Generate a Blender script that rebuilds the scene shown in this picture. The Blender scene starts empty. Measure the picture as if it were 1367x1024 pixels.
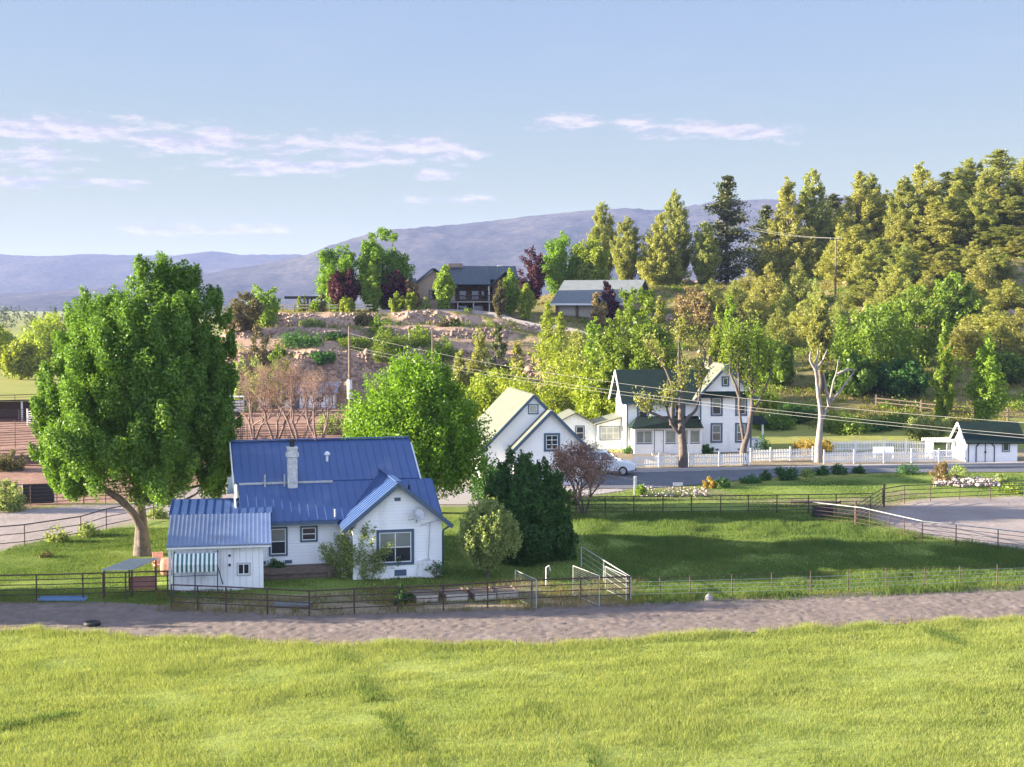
import bpy, math, random
import numpy as np
from mathutils import Matrix, Vector
R = math.radians
scene = bpy.context.scene
COL = scene.collection
rng = np.random.default_rng(7)
random.seed(7)

# ---------------------------------------------------------------- camera model
CAM_Z, FPX, CX, CY, HOR = 13.5, 1900.0, 683.5, 512.0, 408.0
PITCH = math.atan((CY - HOR) / FPX)
EXPO = 2.75
HAZE = 7.0e-5
cp, sp = math.cos(PITCH), math.sin(PITCH)
def ray(px, py):
    u, v = (px - CX) / FPX, (CY - py) / FPX
    return (u, cp + v * sp, -sp + v * cp)
def G(px, py, z=0.0):                      # point of the level plane z seen at a photo pixel
    d = ray(px, py); t = (z - CAM_Z) / d[2]
    return (d[0] * t, d[1] * t)
def Q(px, py, y):                          # point at depth y seen at a photo pixel
    d = ray(px, py); t = y / d[1]
    return (d[0] * t, y, CAM_Z + d[2] * t)

# ---------------------------------------------------------------- numeric helpers
def sm(a, b, t):
    t = np.clip((t - a) / (b - a), 0, 1); return t * t * (3 - 2 * t)
_perm = np.random.default_rng(3).random((256, 256))
def vnoise(x, y):
    xi, yi = np.floor(x).astype(int), np.floor(y).astype(int)
    fx, fy = x - xi, y - yi
    fx, fy = fx * fx * (3 - 2 * fx), fy * fy * (3 - 2 * fy)
    g = lambda a, b: _perm[a & 255, b & 255]
    return (g(xi, yi) * (1 - fx) + g(xi + 1, yi) * fx) * (1 - fy) + (g(xi, yi + 1) * (1 - fx) + g(xi + 1, yi + 1) * fx) * fy
def fbm(x, y, o=4):
    s, a, t = 0, 1, 0
    for k in range(o):
        s = s + a * vnoise(x * 2 ** k + 17.3 * k, y * 2 ** k + 9.1 * k); t += a; a *= .5
    return s / t
def poly_sd(poly, x, y):                   # signed distance to a polygon, positive inside
    P = np.array(poly, float); n = len(P)
    inside = np.zeros(x.shape, bool); dist = np.full(x.shape, 1e9)
    for i in range(n):
        (x1, y1), (x2, y2) = P[i], P[(i + 1) % n]
        c = ((y1 > y) != (y2 > y)) & (x < (x2 - x1) * (y - y1) / (y2 - y1 + 1e-12) + x1)
        inside ^= c
        ex, ey = x2 - x1, y2 - y1
        t = np.clip(((x - x1) * ex + (y - y1) * ey) / (ex * ex + ey * ey + 1e-9), 0, 1)
        dist = np.minimum(dist, np.hypot(x - x1 - t * ex, y - y1 - t * ey))
    return np.where(inside, dist, -dist)

# ---------------------------------------------------------------- terrain height
def hgt(x, y):
    x = np.asarray(x, float); y = np.asarray(y, float)
    yy = y + (vnoise(x * .16, y * 0 + 3.3) - .5) * 3.2 + (vnoise(x * .6, y * .3) - .5) * 1.1
    A = np.interp(y, [148, 165, 185, 205, 225, 240, 255, 275, 330, 450, 700], [0, 1.5, 5, 8.5, 12, 14.5, 17, 18, 18, 10, 0])
    ex = np.interp(y, [170, 200, 240, 270, 300, 420, 700], [0, 3, 9, 14, 16, 14, 0]) * sm(45, 92, x)
    right = A + ex
    C = np.interp(yy, [186, 188, 190, 193, 199, 201.5, 206, 209, 212, 268, 340], [0, .3, 3.3, 7.2, 8.4, 10, 10.4, 12.4, 12.6, 12.6, 0])
    C = C * sm(-54, -37, x + (vnoise(y * .3, x * 0 + 8) - .5) * 4)
    w = sm(-8, 18, x)
    h = C * (1 - w) + right * w
    h = h + (fbm(x * .09, y * .09, 4) - .5) * 2.2 * sm(0.6, 5, h) * sm(0, 1, np.where((x < 12) & (y > 209), 0.12, 1.0))
    h = h * (1 - sm(130, 260, x)) + sm(130, 260, x) * (A + ex) * .9
    return h
def hz(x, y): return float(hgt(np.array([x]), np.array([y]))[0])

# ---------------------------------------------------------------- meshes
def link(o, parent=None):
    COL.objects.link(o)
    if parent is not None: o.parent = parent
    return o
def mesh_np(name, V, F, mat, parent=None, smooth=False, loc=None):
    V = np.ascontiguousarray(V, np.float32); F = np.ascontiguousarray(F, np.int32)
    me = bpy.data.meshes.new(name)
    me.vertices.add(len(V)); me.vertices.foreach_set('co', V.ravel())
    k = F.shape[1]; n = len(F)
    me.loops.add(n * k); me.loops.foreach_set('vertex_index', F.ravel())
    me.polygons.add(n); me.polygons.foreach_set('loop_start', np.arange(0, n * k, k, dtype=np.int32))
    if smooth: me.polygons.foreach_set('use_smooth', np.ones(n, bool))
    me.update(); me.validate()
    if mat: me.materials.append(mat)
    o = bpy.data.objects.new(name, me)
    if loc is not None: o.location = loc
    return link(o, parent)
class MB:
    def __init__(s, M=None): s.v, s.f, s.M = [], [], M or Matrix()
    def add(s, vs, fs):
        b = len(s.v)
        for p in vs: s.v.append(tuple(s.M @ Vector(p)))
        for f in fs: s.f.append([i + b for i in f])
        return s
    def box(s, x0, x1, y0, y1, z0, z1):
        return s.add([(x0, y0, z0), (x1, y0, z0), (x1, y1, z0), (x0, y1, z0), (x0, y0, z1), (x1, y0, z1), (x1, y1, z1), (x0, y1, z1)],
              [(0, 3, 2, 1), (4, 5, 6, 7), (0, 1, 5, 4), (1, 2, 6, 5), (2, 3, 7, 6), (3, 0, 4, 7)])
    def prism(s, poly, a, b, axis='y'):    # poly in the plane across the axis, extruded from a to b
        n = len(poly)
        if axis == 'y': mk = lambda p, t: (p[0], t, p[1])
        elif axis == 'x': mk = lambda p, t: (t, p[0], p[1])
        else: mk = lambda p, t: (p[0], p[1], t)
        vs = [mk(p, a) for p in poly] + [mk(p, b) for p in poly]
        fs = [tuple(range(n)), tuple(range(2 * n - 1, n - 1, -1))] + [(i, n + i, n + (i + 1) % n, (i + 1) % n) for i in range(n)]
        return s.add(vs, fs)
    def hexa(s, q, t):                     # a quad thickened by vector t
        t = Vector(t); vs = [Vector(p) for p in q] + [Vector(p) + t for p in q]
        return s.add(vs, [(0, 1, 2, 3), (7, 6, 5, 4), (0, 4, 5, 1), (1, 5, 6, 2), (2, 6, 7, 3), (3, 7, 4, 0)])
    def tube(s, p, q, r, r2=None, n=8):
        p, q = Vector(p), Vector(q); d = (q - p)
        if d.length < 1e-6: return s
        d.normalize(); a = d.orthogonal().normalized(); b = d.cross(a); r2 = r if r2 is None else r2
        vs = []
        for c, rr in ((p, r), (q, r2)):
            for i in range(n):
                t = 2 * math.pi * i / n; vs.append(c + (a * math.cos(t) + b * math.sin(t)) * rr)
        fs = [(i, (i + 1) % n, n + (i + 1) % n, n + i) for i in range(n)] + [tuple(range(n - 1, -1, -1)), tuple(range(n, 2 * n))]
        return s.add(vs, fs)
    def bar(s, p, q, w, h):                # rectangular bar from p to q
        p, q = Vector(p), Vector(q); d = (q - p).normalized()
        a = d.cross(Vector((0, 0, 1)));
        if a.length < 1e-4: a = Vector((1, 0, 0))
        a.normalize(); b = a.cross(d)
        vs = [c + a * sx * w / 2 + b * sy * h / 2 for c in (p, q) for sx, sy in ((-1, -1), (1, -1), (1, 1), (-1, 1))]
        return s.add(vs, [(0, 1, 2, 3), (7, 6, 5, 4), (0, 4, 5, 1), (1, 5, 6, 2), (2, 6, 7, 3), (3, 7, 4, 0)])
    def slab(s, a, b, u0, u1, th, axis='x', rib=0, rw=.05, rh=.04, z_off=0):
        # sloping roof sheet: a=(w,z) low edge, b=(w,z) high edge, running u0..u1 along axis
        mk = (lambda u, w, z: (u, w, z)) if axis == 'x' else (lambda u, w, z: (w, u, z))
        dw, dz = b[0] - a[0], b[1] - a[1]; L = math.hypot(dw, dz)
        nw, nz = -dz / L, dw / L
        if nz < 0: nw, nz = -nw, -nz
        a = (a[0] + nw * z_off, a[1] + nz * z_off); b = (b[0] + nw * z_off, b[1] + nz * z_off)
        t = mk(0, nw * th, nz * th)
        s.hexa([mk(u0, *a), mk(u1, *a), mk(u1, *b), mk(u0, *b)], t)
        if rib:
            n = max(2, int(round((u1 - u0) / rib)))
            o = (nw * (th + .001), nz * (th + .001))
            for i in range(n + 1):
                c = u0 + rw / 2 + .003 + (u1 - u0 - rw - .006) * i / n
                s.hexa([mk(c - rw / 2, a[0] + o[0] + dw * .002, a[1] + o[1] + dz * .002), mk(c + rw / 2, a[0] + o[0] + dw * .002, a[1] + o[1] + dz * .002), mk(c + rw / 2, b[0] + o[0] - dw * .002, b[1] + o[1] - dz * .002), mk(c - rw / 2, b[0] + o[0] - dw * .002, b[1] + o[1] - dz * .002)], mk(0, nw * rh, nz * rh))
        return s
    def lathe(s, prof, c=(0, 0, 0), n=12):
        vs = []
        for r, z in prof:
            for i in range(n):
                t = 2 * math.pi * i / n; vs.append((c[0] + r * math.cos(t), c[1] + r * math.sin(t), c[2] + z))
        fs = []
        for k in range(len(prof) - 1):
            for i in range(n): fs.append((k * n + i, k * n + (i + 1) % n, (k + 1) * n + (i + 1) % n, (k + 1) * n + i))
        fs += [tuple(range(n - 1, -1, -1)), tuple(range((len(prof) - 1) * n, len(prof) * n))]
        return s.add(vs, fs)
    def build(s, name, mat, parent=None, smooth=False, loc=None, bevel=0):
        me = bpy.data.meshes.new(name); me.from_pydata(s.v, [], s.f); me.update()
        import bmesh
        bm = bmesh.new(); bm.from_mesh(me); bmesh.ops.recalc_face_normals(bm, faces=bm.faces); bm.to_mesh(me); bm.free()
        if smooth:
            for p in me.polygons: p.use_smooth = True
        me.materials.append(mat)
        o = bpy.data.objects.new(name, me)
        if loc is not None: o.location = loc
        link(o, parent)
        if bevel:
            b = o.modifiers.new('bevel', 'BEVEL'); b.width = bevel; b.segments = 2
        return o
def tag(o, label=None, cat=None, group=None, kind=None):
    if label: o['label'] = label
    if cat: o['category'] = cat
    if group: o['group'] = group
    if kind: o['kind'] = kind
    return o
def thing(name, label, cat, loc=(0, 0, 0), rz=0, group=None):
    o = bpy.data.objects.new(name, None); o.empty_display_size = .3
    o.location = loc; o.rotation_euler = (0, 0, rz)
    COL.objects.link(o); return tag(o, label, cat, group)
def copy_thing(src, loc, rz=0, sc=(1, 1, 1), label=None, cat=None, group=None):
    def rec(o, par):
        c = o.copy(); COL.objects.link(c)
        if par is not None: c.parent = par
        for ch in list(o.children): rec(ch, c)
        return c
    c = rec(src, None); c.location = loc; c.rotation_euler = (0, 0, rz); c.scale = sc
    if label: c['label'] = label
    if cat: c['category'] = cat
    if group: c['group'] = group
    return c

# ---------------------------------------------------------------- materials
def new_mat(name):
    m = bpy.data.materials.new(name); m.use_nodes = True
    nt = m.node_tree; nt.nodes.clear()
    out = nt.nodes.new('ShaderNodeOutputMaterial'); return m, nt, out
def N(nt, t, **kw):
    n = nt.nodes.new(t)
    for k, v in kw.items():
        if k.startswith('i_'):
            key = k[2:]; key = int(key) if key.isdigit() else key.replace('_', ' ')
            n.inputs[key].default_value = v
        else: setattr(n, k, v)
    return n
def noise(nt, vec, scale, detail=4, rough=.6):
    n = N(nt, 'ShaderNodeTexNoise'); n.inputs['Scale'].default_value = scale
    n.inputs['Detail'].default_value = detail; n.inputs['Roughness'].default_value = rough
    if vec is not None: nt.links.new(vec, n.inputs['Vector'])
    return n.outputs['Fac']
def ramp(nt, fac, stops):
    r = N(nt, 'ShaderNodeValToRGB'); e = r.color_ramp.elements
    while len(e) < len(stops): e.new(.5)
    for i, (p, c) in enumerate(stops):
        e[i].position = p; e[i].color = (c[0], c[1], c[2], 1)
    nt.links.new(fac, r.inputs['Fac']); return r.outputs['Color']
def mixc(nt, fac, a, b, mode='MIX'):
    m = N(nt, 'ShaderNodeMix', data_type='RGBA', blend_type=mode)
    for s, v in ((0, fac), (6, a), (7, b)):
        if isinstance(v, (int, float)): m.inputs[s].default_value = v
        elif isinstance(v, (tuple, list)): m.inputs[s].default_value = (*v[:3], 1)
        else: nt.links.new(v, m.inputs[s])
    return m.outputs[2]
def math_n(nt, op, a, b=None, c=None, clamp=False):
    m = N(nt, 'ShaderNodeMath', operation=op, use_clamp=clamp)
    for i, v in enumerate((a, b, c)):
        if v is None: continue
        if isinstance(v, (int, float)): m.inputs[i].default_value = v
        else: nt.links.new(v, m.inputs[i])
    return m.outputs[0]
def sstep(nt, v, a, b):
    m = N(nt, 'ShaderNodeMapRange', interpolation_type='SMOOTHSTEP')
    m.inputs['From Min'].default_value = a; m.inputs['From Max'].default_value = b
    nt.links.new(v, m.inputs['Value']); return m.outputs['Result']
def surf(name, c1, c2=None, scale=3.0, rough=.7, metal=0, bump=0, bscale=20, spec=.5, lines=None, detail=5, stain=None, coord='Object'):
    """Principled surface: two-tone mottling, optional fine bump, optional lapped/ribbed relief, optional stains."""
    m, nt, out = new_mat(name); L = nt.links.new
    tc = N(nt, 'ShaderNodeTexCoord'); v = tc.outputs[coord]
    b = N(nt, 'ShaderNodeBsdfPrincipled'); b.inputs['Roughness'].default_value = rough; b.inputs['Metallic'].default_value = metal
    b.inputs['Specular IOR Level'].default_value = spec
    c2 = c2 or tuple(x * .8 for x in c1)
    col = ramp(nt, noise(nt, v, scale, detail), [(.3, c2), (.7, c1)])
    if stain:
        mp = N(nt, 'ShaderNodeMapping'); mp.inputs['Scale'].default_value = (stain[1], stain[1], stain[1] * .25)
        L(v, mp.inputs['Vector'])
        f = sstep(nt, noise(nt, mp.outputs[0], 1.0, 6, .7), .52, .72)
        col = mixc(nt, math_n(nt, 'MULTIPLY', f, stain[2]), col, stain[0])
    L(col, b.inputs['Base Color'])
    h = None
    if bump: h = math_n(nt, 'MULTIPLY', noise(nt, v, bscale, 4), bump)
    if lines:                               # (axis, spacing, depth, profile)
        ax, spc, dep, prof = lines
        sx = N(nt, 'ShaderNodeSeparateXYZ'); L(v, sx.inputs[0])
        t = math_n(nt, 'FRACT', math_n(nt, 'DIVIDE', sx.outputs[ax], spc))
        if prof == 'lap': t = math_n(nt, 'SUBTRACT', 1.0, t)
        elif prof == 'wave': t = math_n(nt, 'SINE', math_n(nt, 'MULTIPLY', t, 6.2832))
        else: t = sstep(nt, math_n(nt, 'ABSOLUTE', math_n(nt, 'SUBTRACT', t, .5)), 0.0, .09)
        t = math_n(nt, 'MULTIPLY', t, dep); h = t if h is None else math_n(nt, 'ADD', h, t)
    if h is not None:
        bp = N(nt, 'ShaderNodeBump'); bp.inputs['Strength'].default_value = 1; bp.inputs['Distance'].default_value = 1
        L(h, bp.inputs['Height']); L(bp.outputs[0], b.inputs['Normal'])
    L(b.outputs[0], out.inputs['Surface']); return m
def leafmat(name, cols, trans=.42, vary=.25, nscale=.5):
    """Leaf clumps: colour differs from leaf to leaf, from bough to bough and from tree to tree."""
    m, nt, out = new_mat(name); L = nt.links.new
    g = N(nt, 'ShaderNodeNewGeometry'); oi = N(nt, 'ShaderNodeObjectInfo'); tc = N(nt, 'ShaderNodeTexCoord')
    n = noise(nt, tc.outputs['Object'], nscale, 3)
    f = math_n(nt, 'ADD', math_n(nt, 'MULTIPLY', g.outputs['Random Per Island'], .6), math_n(nt, 'MULTIPLY', n, .4))
    k = len(cols)
    col = ramp(nt, f, [(.12 + .76 * i / (k - 1), c) for i, c in enumerate(cols)])
    hs = N(nt, 'ShaderNodeHueSaturation')
    L(math_n(nt, 'ADD', math_n(nt, 'MULTIPLY', oi.outputs['Random'], .016), .493), hs.inputs['Hue'])
    L(math_n(nt, 'ADD', math_n(nt, 'MULTIPLY', oi.outputs['Random'], vary), 1 - vary / 2), hs.inputs['Value'])
    L(col, hs.inputs['Color'])
    d = N(nt, 'ShaderNodeBsdfDiffuse'); t = N(nt, 'ShaderNodeBsdfTranslucent'); gl = N(nt, 'ShaderNodeBsdfGlossy')
    L(hs.outputs[0], d.inputs['Color'])
    L(mixc(nt, 1.0, hs.outputs[0], (1.25, 1.25, .6), 'MULTIPLY'), t.inputs['Color'])
    gl.inputs['Roughness'].default_value = .45; gl.inputs['Color'].default_value = (.9, .95, 1, 1)
    mx = N(nt, 'ShaderNodeMixShader'); mx.inputs[0].default_value = trans
    L(d.outputs[0], mx.inputs[1]); L(t.outputs[0], mx.inputs[2])
    m2 = N(nt, 'ShaderNodeMixShader'); m2.inputs[0].default_value = .015
    L(mx.outputs[0], m2.inputs[1]); L(gl.outputs[0], m2.inputs[2])
    L(m2.outputs[0], out.inputs['Surface']); return m
def grassmat(name, a, b, c, scale=.18, trans=.45):
    """Grass blades: patchy across the ground, from blade to blade too."""
    m, nt, out = new_mat(name); L = nt.links.new
    g = N(nt, 'ShaderNodeNewGeometry'); tc = N(nt, 'ShaderNodeTexCoord')
    n = noise(nt, tc.outputs['Object'], scale, 5, .65)
    n2 = noise(nt, tc.outputs['Object'], scale * 4.7, 3, .6)
    f = math_n(nt, 'ADD', math_n(nt, 'MULTIPLY', g.outputs['Random Per Island'], .32), math_n(nt, 'ADD', math_n(nt, 'MULTIPLY', n, .4), math_n(nt, 'MULTIPLY', n2, .3)))
    col = ramp(nt, f, [(.32, a), (.5, b), (.68, c)])
    d = N(nt, 'ShaderNodeBsdfDiffuse'); t = N(nt, 'ShaderNodeBsdfTranslucent')
    L(col, d.inputs['Color']); L(mixc(nt, 1.0, col, (1.2, 1.15, .7), 'MULTIPLY'), t.inputs['Color'])
    mx = N(nt, 'ShaderNodeMixShader'); mx.inputs[0].default_value = trans
    L(d.outputs[0], mx.inputs[1]); L(t.outputs[0], mx.inputs[2]); L(mx.outputs[0], out.inputs['Surface']); return m

M = {}
M['siding'] = surf('white_lap_siding', (.84, .84, .84), (.78, .78, .78), 1.5, .55, lines=(2, .16, .018, 'lap'), stain=((.42, .4, .36), .9, .35))
M['siding_v'] = surf('white_ribbed_siding', (.83, .83, .83), (.74, .74, .74), 1.2, .5, lines=(0, .3, .02, 'groove'), stain=((.4, .37, .33), 1.1, .45))
M['stucco'] = surf('white_painted_board', (.84, .84, .83), (.77, .77, .76), 1.1, .6, bump=.004, bscale=30, stain=((.45, .43, .4), .7, .3))
M['white'] = surf('white_paint', (.78, .78, .77), (.7, .7, .69), 3, .45, stain=((.45, .42, .38), 2, .25))
M['blue_roof'] = surf('blue_metal_roofing', (.044, .092, .24), (.036, .078, .205), .6, .5, .1, stain=((.1, .14, .25), .5, .6))
M['corr'] = surf('corrugated_pale_blue_metal', (.32, .38, .52), (.2, .27, .45), .8, .35, .45, stain=((.25, .27, .33), .9, .5))
M['trim'] = surf('slate_blue_trim', (.06, .1, .155), (.05, .082, .13), 4, .45)
M['navy'] = surf('dark_blue_trim', (.03, .045, .12), (.025, .035, .09), 4, .45)
M['glass'] = surf('window_glass', (.025, .035, .045), (.02, .025, .03), 1.5, .06, spec=.9)
M['curtain_glass'] = surf('curtained_window_glass', (.42, .42, .38), (.3, .31, .29), 1.5, .12, spec=.9)
M['blind_glass'] = surf('glass_over_blind', (.2, .23, .21), (.15, .175, .165), 1.5, .1, spec=.9)
M['brick'] = surf('whitewashed_brick', (.72, .7, .68), (.4, .38, .36), 6, .8, bump=.02, bscale=14, lines=(2, .09, .02, 'groove'))
M['wood'] = surf('weathered_wood', (.16, .12, .09), (.09, .065, .05), 5, .8, bump=.01, bscale=25)
M['paleboard'] = surf('pale_bleached_wood', (.5, .45, .38), (.36, .31, .25), 4, .8, bump=.01, bscale=25)
M['logs'] = surf('brown_log_walls', (.15, .085, .05), (.1, .055, .033), 2, .7, lines=(2, .28, .05, 'wave'))
M['tan'] = surf('tan_board_wall', (.36, .27, .19), (.28, .2, .14), 2, .7)
M['pipe'] = surf('rusty_brown_pipe', (.075, .038, .03), (.04, .022, .02), 6, .6)
M['galv'] = surf('galvanised_steel', (.5, .5, .5), (.36, .37, .38), 5, .45, .5)
M['steelwhite'] = surf('white_painted_steel', (.68, .68, .68), (.52, .5, .48), 5, .5)
M['mesh'] = surf('pale_wire_mesh', (.3, .29, .28), (.22, .21, .2), 5, .5)
M['concrete'] = surf('pale_concrete', (.34, .305, .3), (.27, .245, .24), .5, .85, bump=.006, bscale=30)
M['asphalt'] = surf('worn_asphalt', (.115, .12, .145), (.085, .09, .11), .35, .85, bump=.004, bscale=40, stain=((.06, .062, .07), .4, .6))
M['gravel'] = surf('pinkish_gravel', (.36, .3, .285), (.25, .205, .2), .5, .9, bump=.03, bscale=14, detail=8)
M['dirt'] = surf('trampled_dirt', (.19, .145, .128), (.115, .086, .076), 1.7, .95, bump=.02, bscale=9, detail=9, stain=((.26, .215, .2), .55, .5))
M['shingle'] = surf('grey_green_shingles', (.135, .145, .115), (.1, .11, .088), 1.2, .85, bump=.012, bscale=30, lines=(2, .12, .012, 'lap'))
M['dshingle'] = surf('dark_green_shingles', (.014, .03, .026), (.009, .021, .018), 1.4, .9, spec=.2, bump=.012, bscale=30, lines=(2, .12, .01, 'lap'))
M['hroof'] = surf('dark_blue_grey_metal_roof', (.03, .045, .065), (.024, .036, .052), 1, .35, .3)
M['hroof2'] = surf('grey_composition_roof', (.15, .165, .175), (.11, .125, .135), 1.2, .8, bump=.01, bscale=25)
M['deck'] = surf('grey_deck_boards', (.3, .28, .26), (.22, .2, .18), 3, .8)
M['dark'] = surf('black_brown_metal', (.018, .016, .017), (.012, .011, .011), 5, .6)
M['rock'] = surf('brown_basalt_rock', (.37, .265, .205), (.18, .125, .1), 1.6, .95, bump=.05, bscale=6, detail=8, coord='Generated')
M['bark'] = surf('grey_brown_bark', (.15, .12, .105), (.07, .055, .048), 5, .95, bump=.04, bscale=12)
M['palebark'] = surf('pale_dead_wood', (.31, .275, .26), (.19, .165, .155), 3, .9, bump=.03, bscale=10)
M['redbark'] = surf('reddish_twigs', (.2, .135, .12), (.13, .088, .08), 4, .9)
M['terracotta'] = surf('faded_terracotta', (.38, .18, .13), (.28, .13, .1), 5, .8)
M['bluepaint'] = surf('faded_blue_paint', (.14, .24, .42), (.1, .18, .33), 3, .5)
M['rubber'] = surf('black_rubber', (.015, .015, .016), (.01, .01, .01), 6, .7)
M['carwhite'] = surf('white_car_paint', (.72, .74, .76), (.7, .72, .74), 1, .25, spec=.8)
M['carglass'] = surf('tinted_car_glass', (.02, .03, .04), (.015, .02, .03), 1, .04, spec=1)
M['lamp'] = surf('clear_headlamp', (.6, .62, .65), (.5, .52, .55), 2, .1, spec=1)
M['tarp'] = surf('dark_shade_cloth', (.03, .03, .035), (.02, .02, .024), 2, .8)
M['wire'] = surf('pale_aluminium_wire', (.24, .235, .225), (.2, .195, .19), 2, .6, .1)
M['yellowrail'] = surf('pale_yellow_rail', (.62, .54, .36), (.5, .42, .28), 3, .6)
M['awn_g'] = surf('green_awning_stripe', (.05, .16, .12), (.04, .12, .095), 3, .6)
M['awn_w'] = surf('white_awning_stripe', (.7, .72, .7), (.6, .62, .6), 3, .6)
# leaves
Lf = {}
Lf['maple'] = leafmat('deep_green_leaves', [(.06, .122, .024), (.118, .208, .034), (.19, .285, .046)])
Lf['globe'] = leafmat('vivid_green_leaves', [(.08, .165, .016), (.145, .265, .022), (.22, .335, .032)])
Lf['mid'] = leafmat('fresh_green_leaves', [(.08, .13, .02), (.15, .218, .029), (.225, .295, .042)])
Lf['willow'] = leafmat('yellow_green_leaves', [(.15, .21, .025), (.25, .31, .035), (.34, .38, .05)])
Lf['poplar'] = leafmat('light_yellow_green_leaves', [(.12, .19, .025), (.2, .29, .034), (.29, .37, .05)])
Lf['lilac'] = leafmat('dark_blue_green_leaves', [(.032, .078, .022), (.055, .13, .03), (.088, .185, .042)])
Lf['sage'] = leafmat('grey_green_leaves', [(.17, .215, .075), (.255, .31, .105), (.35, .4, .14)])
Lf['juniper'] = leafmat('golden_olive_needles', [(.2, .21, .06), (.32, .32, .085), (.42, .4, .115)], .48)
Lf['juniper2'] = leafmat('olive_green_needles', [(.17, .2, .055), (.27, .29, .078), (.36, .36, .105)], .48)
Lf['pine'] = leafmat('dark_green_needles', [(.05, .072, .03), (.095, .115, .04), (.15, .155, .055)], .2)
Lf['purple'] = leafmat('purple_leaves', [(.035, .012, .018), (.07, .02, .03), (.11, .035, .045)], .3)
Lf['plum'] = leafmat('pinkish_brown_leaves', [(.2, .11, .09), (.3, .18, .145), (.4, .26, .21)], .3)
Lf['rust'] = leafmat('rusty_orange_leaves', [(.17, .125, .06), (.25, .18, .085), (.33, .25, .12)], .3)
Lf['dry'] = leafmat('brownish_olive_leaves', [(.08, .07, .035), (.13, .115, .05), (.19, .16, .06)], .25)
Lf['gold'] = leafmat('golden_yellow_leaves', [(.25, .17, .03), (.36, .25, .045), (.45, .33, .06)], .3)
Lf['scrub'] = leafmat('hill_scrub_leaves', [(.11, .125, .03), (.18, .19, .045), (.25, .23, .065)], .25)
# ---------------------------------------------------------------- light, sky, camera
SUN_EL, SUN_AZ = R(12.5), R(0)          # sun low on the left, a little behind the scene
world = bpy.data.worlds.new("World"); scene.world = world; world.use_nodes = True
nt = world.node_tree; nt.nodes.clear(); L = nt.links.new
wout = N(nt, 'ShaderNodeOutputWorld'); bg = N(nt, 'ShaderNodeBackground')
sky = N(nt, 'ShaderNodeTexSky', sky_type='NISHITA'); sky.sun_disc = False
sky.sun_elevation = SUN_EL; sky.sun_rotation = -(math.pi / 2 - SUN_AZ)
sky.altitude = 1200; sky.air_density = 1.0; sky.dust_density = .6; sky.ozone_density = 1.6
SKY_S = .15
# clouds of the sky itself: thin broken bands at their own azimuth and elevation
tc = N(nt, 'ShaderNodeTexCoord'); sx = N(nt, 'ShaderNodeSeparateXYZ'); L(tc.outputs['Generated'], sx.inputs[0])
az = math_n(nt, 'ARCTAN2', sx.outputs[0], sx.outputs[1]); el = math_n(nt, 'ARCSINE', sx.outputs[2])
cmb = N(nt, 'ShaderNodeCombineXYZ'); L(az, cmb.inputs[0]); L(el, cmb.inputs[1])
def wnoise(sx_, sy_, scale, off=0, det=7, oy=0):
    mp = N(nt, 'ShaderNodeMapping'); mp.inputs['Scale'].default_value = (sx_, sy_, 1); mp.inputs['Location'].default_value = (off, oy, 0)
    L(cmb.outputs[0], mp.inputs['Vector'])
    return noise(nt, mp.outputs[0], scale, det, .68)
def band(a0, a1, e0, tilt, half, fade=.05):
    c = math_n(nt, 'ADD', e0, math_n(nt, 'MULTIPLY', math_n(nt, 'SUBTRACT', az, (a0 + a1) / 2), tilt))
    q = math_n(nt, 'DIVIDE', math_n(nt, 'SUBTRACT', el, c), half)
    g = math_n(nt, 'POWER', 2.718, math_n(nt, 'MULTIPLY', math_n(nt, 'MULTIPLY', q, q), -1))
    h = math_n(nt, 'MULTIPLY', sstep(nt, az, a0, a0 + fade), sstep(nt, az, a1, a1 - fade))
    return math_n(nt, 'MULTIPLY', g, h)
bands = None
for a in [(-.60, -.22, .117, -.01, .012, .06), (-.55, -.26, .098, 0, .0095, .05), (-.52, -.29, .082, 0, .004, .03), (-.31, -.0, .110, -.03, .0105, .05), (-.25, -.08, .096, .0, .006, .04),
          (-.09, .0, .0735, 0, .003, .04), (-.085, -.02, .0905, 0, .0035, .03), (.0, .075, .126, -.03, .006, .025), (.05, .215, .1205, -.06, .0068, .04),
          (-.33, -.24, .082, 0, .003, .03), (-.30, -.12, .052, 0, .004, .05)]:
    b_ = band(*a); bands = b_ if bands is None else math_n(nt, 'MAXIMUM', bands, b_)
n1 = wnoise(1, 3.4, 26); n1b = wnoise(1, 3.4, 26, -.003, 7, -.012)
cl = math_n(nt, 'ADD', math_n(nt, 'MULTIPLY', bands, .7), math_n(nt, 'MULTIPLY', math_n(nt, 'SUBTRACT', n1, .5), 3.3))
cl = math_n(nt, 'MULTIPLY', sstep(nt, cl, .16, .85), sstep(nt, bands, .02, .3))
lit = sstep(nt, math_n(nt, 'SUBTRACT', n1, n1b), -.10, .12)
KS = 1 / (SKY_S * 2 ** EXPO)
sc = N(nt, 'ShaderNodeSeparateColor'); L(sky.outputs[0], sc.inputs[0]); cc_ = N(nt, 'ShaderNodeCombineColor')
for ch, (k_, p_) in enumerate(((.30, .46), (.375, .33), (.685, .03))):
    v_ = math_n(nt, 'MULTIPLY', math_n(nt, 'POWER', sc.outputs[ch], p_), k_ * KS)
    if ch == 2: v_ = math_n(nt, 'MULTIPLY', v_, math_n(nt, 'ADD', .5, math_n(nt, 'MULTIPLY', sstep(nt, el, -.02, .2), .5)))
    L(v_, cc_.inputs[ch])
ccol = mixc(nt, lit, (.56 * KS, .57 * KS, .70 * KS), (.88 * KS, .82 * KS, .83 * KS))
wisp = math_n(nt, 'MULTIPLY', sstep(nt, wnoise(1, 5, 5, 3), .5, .85), .15)
overhead_fill = math_n(nt, 'MULTIPLY', sstep(nt, el, .42, .95), .8)      # brighter sky overhead, out of view, added as fill light
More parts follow.
